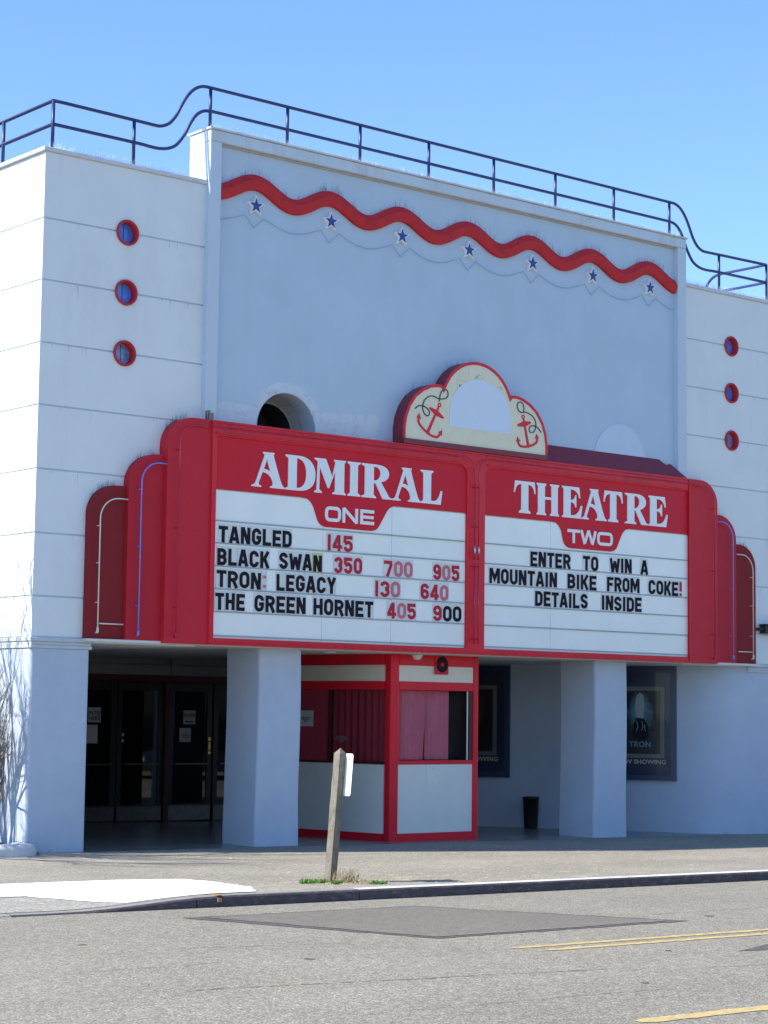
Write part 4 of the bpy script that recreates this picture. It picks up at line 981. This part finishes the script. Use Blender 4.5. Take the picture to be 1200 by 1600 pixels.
# ------------------------------------------------------------------ poster cases on the splayed wall
def wallfr(s_, n, z):                            # s_ measured along the wall from the front corner, n outwards negative
    return tuple(SP0+SDIR*s_-SN*n*1.0*1+Vector((0, 0, z))) if False else (SP0.x+SDIR.x*s_-SN.x*n, SP0.y+SDIR.y*s_-SN.y*n, z)
def pbox(mb, s0, s1, d0, d1, z0, z1): return fbox(mb, wallfr, s0, s1, -d0, -d1, z0, z1)
def poster_mat(name, glow, low):
    m_ = bpy.data.materials.new(name); m_.use_nodes = True; n = m_.node_tree.nodes; l = m_.node_tree.links; b = n['Principled BSDF']; b.inputs['Roughness'].default_value = .35
    geo = n.new('ShaderNodeNewGeometry'); mp = n.new('ShaderNodeVectorMath'); mp.operation = 'SUBTRACT'; mp.inputs[1].default_value = glow
    l.new(geo.outputs['Position'], mp.inputs[0]); sc_ = n.new('ShaderNodeVectorMath'); sc_.operation = 'MULTIPLY'; sc_.inputs[1].default_value = low[1]; l.new(mp.outputs[0], sc_.inputs[0])
    nz = n.new('ShaderNodeTexNoise'); nz.inputs['Scale'].default_value = 7; nz.inputs['Detail'].default_value = 6; l.new(geo.outputs['Position'], nz.inputs['Vector'])
    ln = n.new('ShaderNodeVectorMath'); ln.operation = 'LENGTH'; l.new(sc_.outputs[0], ln.inputs[0])
    ad = n.new('ShaderNodeMath'); ad.operation = 'MULTIPLY_ADD'; l.new(nz.outputs['Fac'], ad.inputs[0]); ad.inputs[1].default_value = .7; l.new(ln.outputs['Value'], ad.inputs[2])
    rp = n.new('ShaderNodeValToRGB'); e = rp.color_ramp.elements; e[0].position = .3; e[0].color = (*low[0], 1); e[1].position = 1.15 if False else 1.0; e[1].color = (.006, .012, .016, 1)
    l.new(ad.outputs[0], rp.inputs[0]); l.new(rp.outputs[0], b.inputs['Base Color']); return m_
for s0, s1, p0, p1, lab, body in ((.91, 2.16, 1.19, 1.88, 'navy poster case nearest the front corner, dark poster with teal glow', 'T'),
                                  (3.81, 5.06, 4.12, 4.81, 'navy poster case deeper in the lobby, brownish poster, beside the booth', 'B')):
    c = wallfr((s0+s1)/2, 0, .8); pc = empty('poster_case', lab, 'poster case', c, 'poster cases on the splayed lobby wall')
    z0, z1 = .79, 2.735
    mb = MB()
    for q in ((s0, s0+.10, z0, z1), (s1-.10, s1, z0, z1), (s0+.10, s1-.10, z0, z0+.09), (s0+.10, s1-.10, z1-.09, z1)): pbox(mb, q[0], q[1], .0, .07, q[2], q[3])
    mb.build('case_frame', M['navyc'], pc)
    pbox(MB(), s0+.10, s1-.10, .001, .02, z0+.09, z1-.09).build('case_back', M['navyc'], pc)
    pbox(MB(), p0-.07, p1+.07, .021, .026, 1.17, 2.39).build('poster_border', M['posterb'], pc)
    ctr = wallfr((p0+p1)/2, 0, 1.95)
    pm = poster_mat('poster_teal', ctr, ((.16, .52, .58), (2.7, 2.7, 1.9))) if body == 'T' else poster_mat('poster_brown', ctr, ((.16, .09, .06), (3.0, 3.0, 1.4)))
    po = pbox(MB(), p0, p1, .0262, .029, 1.24, 2.32).build('poster', pm, pc)
    if body == 'T':
        # a plain pale shaft of light and a dark mass below it, then the title
        P = lambda a, n, z: wallfr((p0+p1)/2-a+.0, -.029+n, z)
        mb = MB().plate([[(-.07, 1.9), (-.085, 2.1), (-.06, 2.24), (0, 2.29), (.06, 2.24), (.075, 2.05), (.055, 1.86), (0, 1.80)]], -.001, 0, fr=lambda x, y, z: P(x, y, z)); mb.build('pale_shape', mat('poster_pale', (.42, .50, .52), .4), po)
        mb = MB().plate([[(-.13, 1.52), (-.12, 1.75), (-.05, 1.86), (.06, 1.84), (.14, 1.72), (.15, 1.52), (.05, 1.46)]], -.0022, -.0012, fr=lambda x, y, z: P(x, y, z)); mb.build('dark_shape', M['black'], po)
        mb = MB()
        for pts in ([(-.06, 1.80), (-.04, 1.70), (-.07, 1.62)], [(.03, 1.80), (.05, 1.70), (.02, 1.64)], [(.08, 1.74), (.09, 1.62)]): stroke(mb, catmull([(a, b) for a, b in pts], 4), .006, -.0034, -.0024, fr=lambda x, y, z: P(x, y, z))
        mb.build('light_streaks', mat('poster_streak', (.5, .6, .62), .4), po)
        text_mesh('TRON', .13, mat('poster_title', (.18, .30, .33), .4), lambda a, n, b: P(a, n, 1.36+b), po, 'title_lettering', 1.05)
    Pq = lambda a, n, z: wallfr((p0+p1)/2-a, -.03+n, z)
    text_mesh('NOW SHOWING', .105, mat('gilt_lettering', (.66, .60, .42), .5), lambda a, n, b: Pq(a, n-.002, 1.07+b), pc, 'caption_lettering', 1.1)
    pbox(MB(), s0+.10, s1-.10, .045, .048, z0+.09, z1-.09).build('case_glass', wn.data.materials[0], pc)

# trash bin
tb = empty('trash_bin', 'small dark brown tapered litter bin standing by the lobby wall left of the right pillar', 'bin', (11.42, 2.63, gz(11.4)))
z0 = gz(11.4)+.005
MB().lathe([(.0001, z0), (.11, z0), (.115, z0+.02), (.138, z0+.50), (.142, z0+.50), (.142, z0+.53), (.130, z0+.53), (.128, z0+.45), (.0001, z0+.40)], (11.42, 2.63, 0), 28, 'z').build('bin_body', M['bin'], tb)
MB().lathe([(.1435, z0+.50), (.1475, z0+.505), (.1475, z0+.535), (.1435, z0+.54)], (11.42, 2.63, 0), 28, 'z').build('bin_rim', M['bin'], tb)
# soffit lamp by the booth
lp = empty('soffit_lamp', 'small white dome lamp on the soffit just in front of the ticket booth', 'lamp', (6.62, .05, 2.76))
MB().lathe([(.075, 0), (.085, -.012), (.085, -.025), (.07, -.03)], (6.62, .10, 2.761), 24, 'z').build('lamp_base', M['soffit'], lp)
MB().lathe([(.07, -.028), (.066, -.055), (.045, -.078), (.0001, -.085)], (6.62, .10, 2.761), 24, 'z').build('lamp_dome', mat('frosted_dome', (.7, .68, .6), .4), lp)
# dark board fixed to the right wing, only its left end in view
sb = empty('wall_board', 'dark brown boxy board on a small bracket at the right wing beside the marquee fins', 'board', (14.5, -.1, 3.4))
MB().box(14.33, 14.90, -.16, -.02, 3.335, 3.47).build('board_body', M['brownbox'], sb, bevel=.006)
MB().box(14.32, 14.905, -.17, -.02, 3.472, 3.495).build('board_cap', M['black'], sb)
MB().box(14.24, 14.33, -.10, -.08, 3.395, 3.415).box(14.24, 14.26, -.10, -.001, 3.38, 3.43).build('bracket', M['kick'], sb)

# ------------------------------------------------------------------ leaning sign post with its shrubs of grass
sp = empty('sign_post', 'leaning weathered wooden post at the kerb with a narrow white sign plate', 'post', (.66, -5.37, .04))
B0 = Vector((.66, -5.40, -.1)); T0 = Vector((.785, -5.40, 1.435)); ax = (T0-B0).normalized()
hw = .048
ex = Vector((.9945, .1045, 0)); ey = Vector((-.1045, .9945, 0))
mb = MB(); n = 14; vs = []
for i in range(n+1):
    c = B0+(T0-B0)*i/n
    for sx_, sy_ in ((-1, -1), (1, -1), (1, 1), (-1, 1)):
        j = 1+R.uniform(-.05, .03); vs.append(c+ex*hw*sx_*j+ey*hw*sy_*j)
mb.add(vs, [(i*4+k, i*4+(k+1) % 4, (i+1)*4+(k+1) % 4, (i+1)*4+k) for i in range(n) for k in range(4)])
tip = T0+ax*.062; mb.add(vs[-4:]+[tip], [(0, 1, 4), (1, 2, 4), (2, 3, 4), (3, 0, 4)]); mb.build('post', M['wood'], sp)
pl = []
o0 = T0-ax*.46+ex*(hw+.004)
def rrect(w_, h_, r_): return arc(w_-r_, h_-r_, r_, r_, 0, 90, 4)+arc(r_, h_-r_, r_, r_, 90, 180, 4)+arc(r_, r_, r_, r_, 180, 270, 4)+arc(w_-r_, r_, r_, r_, 270, 360, 4)
MB().plate([rrect(.31, .46, .03)], 0, .003, fr=lambda x, y, z: tuple(o0+ax*z+Vector((y, x-.175, 0)))).build('sign_plate', M['signw'], sp)
MB().lathe([(.0001, -.004), (.009, -.004), (.009, 0)], tuple(o0+ax*.40+Vector((-.001, -.12, 0))), 10, 'x').build('bolt', M['kick'], sp)

def blades(name, cx, cy, n, h, m_, rad, spread=.06, lab=None, cat=None, wd=.004):
    mb = MB()
    for i in range(n):
        a = R.uniform(0, 6.28); q = rad*math.sqrt(R.random()); x, y = cx+q*math.cos(a)*1.5, cy+q*math.sin(a)*.7; z = gz(x)
        b = R.uniform(0, 6.28); hh = h*R.uniform(.4, 1.1); c, s = math.cos(b)*wd, math.sin(b)*wd; lx, ly = R.uniform(-spread, spread), R.uniform(-spread, spread)
        mb.add([(x-c, y-s, z), (x+c, y+s, z), (x+c*.7+lx*.4, y+s*.7+ly*.4, z+hh*.6), (x-c*.7+lx*.4, y-s*.7+ly*.4, z+hh*.6), (x+lx, y+ly, z+hh)], [(0, 1, 2, 3), (3, 2, 4)])
    return tag(mb.build(name, m_, fix=False), lab, cat, kind='stuff')
blades('green_weeds', .43, -5.42, 260, .055, M['grass'], .13, .04, wd=.006)
blades('green_weeds', .58, -5.62, 160, .045, M['grass'], .06, .03, wd=.006)
blades('green_weeds', 1.02, -5.80, 180, .040, M['grass'], .08, .03, wd=.006)
blades('dry_grass', .80, -5.50, 260, .17, M['straw'], .11, .10, wd=.0024)
blades('dry_grass', .98, -5.62, 160, .06, M['straw'], .14, .12, wd=.0024)
blades('dry_grass', .74, -5.62, 320, .02, M['straw'], .22, .10, wd=.003)
blades('green_weeds', .05, -.13, 60, .03, M['grass'], .06, .03, wd=.006)
dn = empty('dandelion', 'small yellow dandelion flower in the grass left of the leaning post', 'flower', (.47, -5.45, gz(.4)))
MB().tube([(.47, -5.45, gz(.4)), (.475, -5.45, gz(.4)+.06)], .003, 5).build('stem', M['grass'], dn)
mb = MB()
for i in range(40):
    a = R.uniform(0, 6.28); r_ = R.uniform(.006, .024); mb.add([(.475, -5.45, gz(.4)+.058), (.475+r_*math.cos(a), -5.45+r_*math.sin(a), gz(.4)+.066+R.uniform(0, .012)), (.475+r_*math.cos(a+.4), -5.45+r_*math.sin(a+.4), gz(.4)+.066)], [(0, 1, 2)])
mb.build('petals', M['petal'], dn, fix=False)
mb = MB()
for i in range(420):                             # bits of straw, litter and grit on the sidewalk
    x = R.gauss(.8, 2.6); y = R.uniform(-6.1, -1.2) if R.random() < .5 else R.gauss(-5.5, .35)
    if y > -.3 or y < KY+.2: continue
    a = R.gauss(0, .5); L2 = R.uniform(.01, .05) if R.random() < .9 else R.uniform(.1, .22); c, s = math.cos(a)*L2, math.sin(a)*L2
    mb.add([(x-c, y-s, walkz(x, y)+.006), (x+c, y+s, walkz(x, y)+.006), (x+c, y+s+.006, walkz(x, y)+.012)], [(0, 1, 2)])
tag(mb.build('straw_litter', M['straw'], fix=False), kind='stuff')

# ------------------------------------------------------------------ planter edge and bare trees by the sunlit side wall
pk = empty('planter_edge', 'low rounded whitish concrete planter edge at the foot of the sunlit side wall', 'planter', (-1.5, -.4, .05))
cc = [(-6, -.42), (-.30, -.42), (-.22, -.40), (-.17, -.34), (-.155, -.25), (-.155, -.16)]
vs = []; n = 9
pathp = [Vector((*p, 0)) for p in [(-6, -.42), (-3, -.42), (-1, -.42), (-.5, -.42), (-.34, -.41), (-.22, -.36), (-.14, -.27), (-.13, -.15), (-.13, -.01)]]
mb = MB()
for i, p in enumerate(pathp):
    d = (pathp[min(i+1, 8)]-pathp[max(i-1, 0)]).normalized(); nr = Vector((-d.y, d.x, 0))
    for (o_, z_) in ((-.13, -.02), (-.128, .08), (-.09, .14), (0, .155), (.09, .14), (.128, .08), (.13, -.02)):
        vs.append(p+nr*o_+Vector((0, 0, gz(p.x)+z_)))
mb.add(vs, [(i*7+j, (i+1)*7+j, (i+1)*7+j+1, i*7+j+1) for i in range(8) for j in range(6)], 0, True); mb.add(vs[-7:], [tuple(range(7))])
mb.build('concrete_edge', M['conc'], pk)
mb = MB(); gx = [-6+.25*i for i in range(24)]+[-.16, -.01]; gy = [-.30, -.15, 0, .15, .3, .6, 1.2, 2.5]
sheet(gx, gy, lambda x, y: .10+.05*math.sin(x*9)*math.sin(y*7+1)+(.05 if y > -.2 else 0), 0, mb); mb.build('soil_bed', M['soil'], pk)

def bare_tree(root, name_, base, h, seed, r0, nst, lean=(0, 0), up_=.75, depth=5, twig=1.0, crown_w=1.0):
    rg = random.Random(seed); tr_ = MB(); br_ = MB()
    def grow(p, d, L, r, lev, mb):
        n = 4; pts = [p.copy()]; q = p.copy(); dd = d.copy()
        for i in range(n):
            dd = (dd+Vector((rg.gauss(0, .10), rg.gauss(0, .10), rg.gauss(0, .05)+.05))).normalized(); q = q+dd*L/n; pts.append(q.copy())
        mb.tube(pts, r, 6 if r > .01 else 4 if r > .004 else 3, r_end=r*.62)
        if lev >= depth: return
        k = 3 if lev < 2 else rg.choice((2, 3, 3))
        for i in range(k):
            t = rg.uniform(.35, 1.0) if i else 1.0
            o = pts[min(n, int(t*n))]
            nd = (dd+Vector((rg.gauss(0, .42)*crown_w, rg.gauss(0, .42)*crown_w, rg.gauss(.12, .25)))).normalized()
            grow(o, nd, L*rg.uniform(.62, .85), r*.60, lev+1, br_)
    for s in range(nst):
        a = 6.28*s/nst+rg.random()
        d = Vector((math.cos(a)*.22*(nst > 1)+lean[0], math.sin(a)*.22*(nst > 1)+lean[1], 1)).normalized()
        grow(Vector(base)+Vector((math.cos(a), math.sin(a), 0))*.03*(nst > 1), d, h, r0, 0, tr_)
    tr_.build('trunk', M['bark'], root, fix=False); tag(br_.build('branches', M['bark'], root, fix=False), kind=None)
t1 = empty('bare_shrub', 'leafless pale multi-stem shrub against the sunlit side wall above the planter edge', 'shrub', (-.28, .50, .1))
bare_tree(t1, 's', (-.28, .50, .05), .86, 8, .036, 4, (-.03, .08), depth=5, crown_w=.36)
t2 = empty('bare_tree', 'leafless street tree left of the building whose twigs shade the side wall', 'tree', (-2.7, .75, .05))
bare_tree(t2, 't', (-2.7, 1.15, 0), 2.0, 11, .10, 2, depth=6, crown_w=.8)

# ------------------------------------------------------------------ across the street (seen only as reflections)
ob = empty('opposite_shop', 'low dark brick shop across the street, seen only in reflections', 'building', (26, -30, 0))
MB().box(4, 60, -36, -27.5, -1, 4.6).build('wall', M['brick'], ob)
for i in range(9): MB().box(6+i*6, 10.5+i*6, -27.49, -27.40, .2, 3.0).build('window', M['carglass'], ob)
MB().box(3.8, 60.2, -36.2, -27.2, 4.6, 4.9).build('roof', M['cope'], ob)
def car(x, y, lab):
    z = gz(x)-.13; c = empty('parked_car', lab, 'car', (x, y, z), 'cars parked across the street')
    prof = [(-2.2, .35), (-2.25, .75), (-2.0, .95), (-1.5, 1.0), (-1.0, 1.42), (.6, 1.45), (1.2, 1.05), (2.0, .92), (2.25, .7), (2.25, .35)]
    low = [(-2.2, .30), (-2.25, .75), (-2.0, .93), (-1.45, .98), (1.15, .98), (2.0, .88), (2.25, .68), (2.22, .30)]
    cab = [(-1.45, .985), (-1.0, 1.40), (.5, 1.43), (1.15, .985)]
    MB().plate([[(x+a, z+b) for a, b in low]], y-.88, y+.88).build('body', M['car'], c, bevel=.05)
    MB().plate([[(x+a, z+b) for a, b in cab]], y-.72, y+.72).build('cabin_glass', M['carglass'], c, bevel=.05)
    MB().box(x-.95, x+.45, y-.70, y+.70, z+1.43, z+1.46).build('roof', M['car'], c)
    for wx in (-1.4, 1.4):
        for wy in (-.80, .80):
            w_ = MB().lathe([(.2, -.09), (.33, -.09), (.33, .09), (.2, .09)], (x+wx, y+wy, z+.33), 24).build('wheel', M['tyre'], c)
            MB().lathe([(.0001, .095*(1 if wy > 0 else -1)), (.2, .085*(1 if wy > 0 else -1))], (x+wx, y+wy, z+.33), 16).build('rim', M['alu'], w_)
    for dy in (-.65, .65): MB().box(x-2.27, x-2.2, y+dy-.15, y+dy+.15, z+.62, z+.74).build('headlight', M['white'], c)
car(24.5, -17.9, 'dark parked car across the street, left one of the pair in the door glass'); car(31, -17.9, 'dark parked car across the street, right one of the pair')
for i, (x, y) in enumerate(((20.5, -21.3), (29.5, -21.2), (38.5, -21.0))):
    t = empty('bare_tree', ('leafless street tree across the road, nearest one in the reflection', 'leafless street tree across the road, middle one', 'leafless street tree across the road, farthest one')[i], 'tree', (x, y, 0), 'street trees across the road')
    bare_tree(t, 't', (x, y, gz(x)), 1.9, 20+i, .10, 2, depth=4, crown_w=1.2)
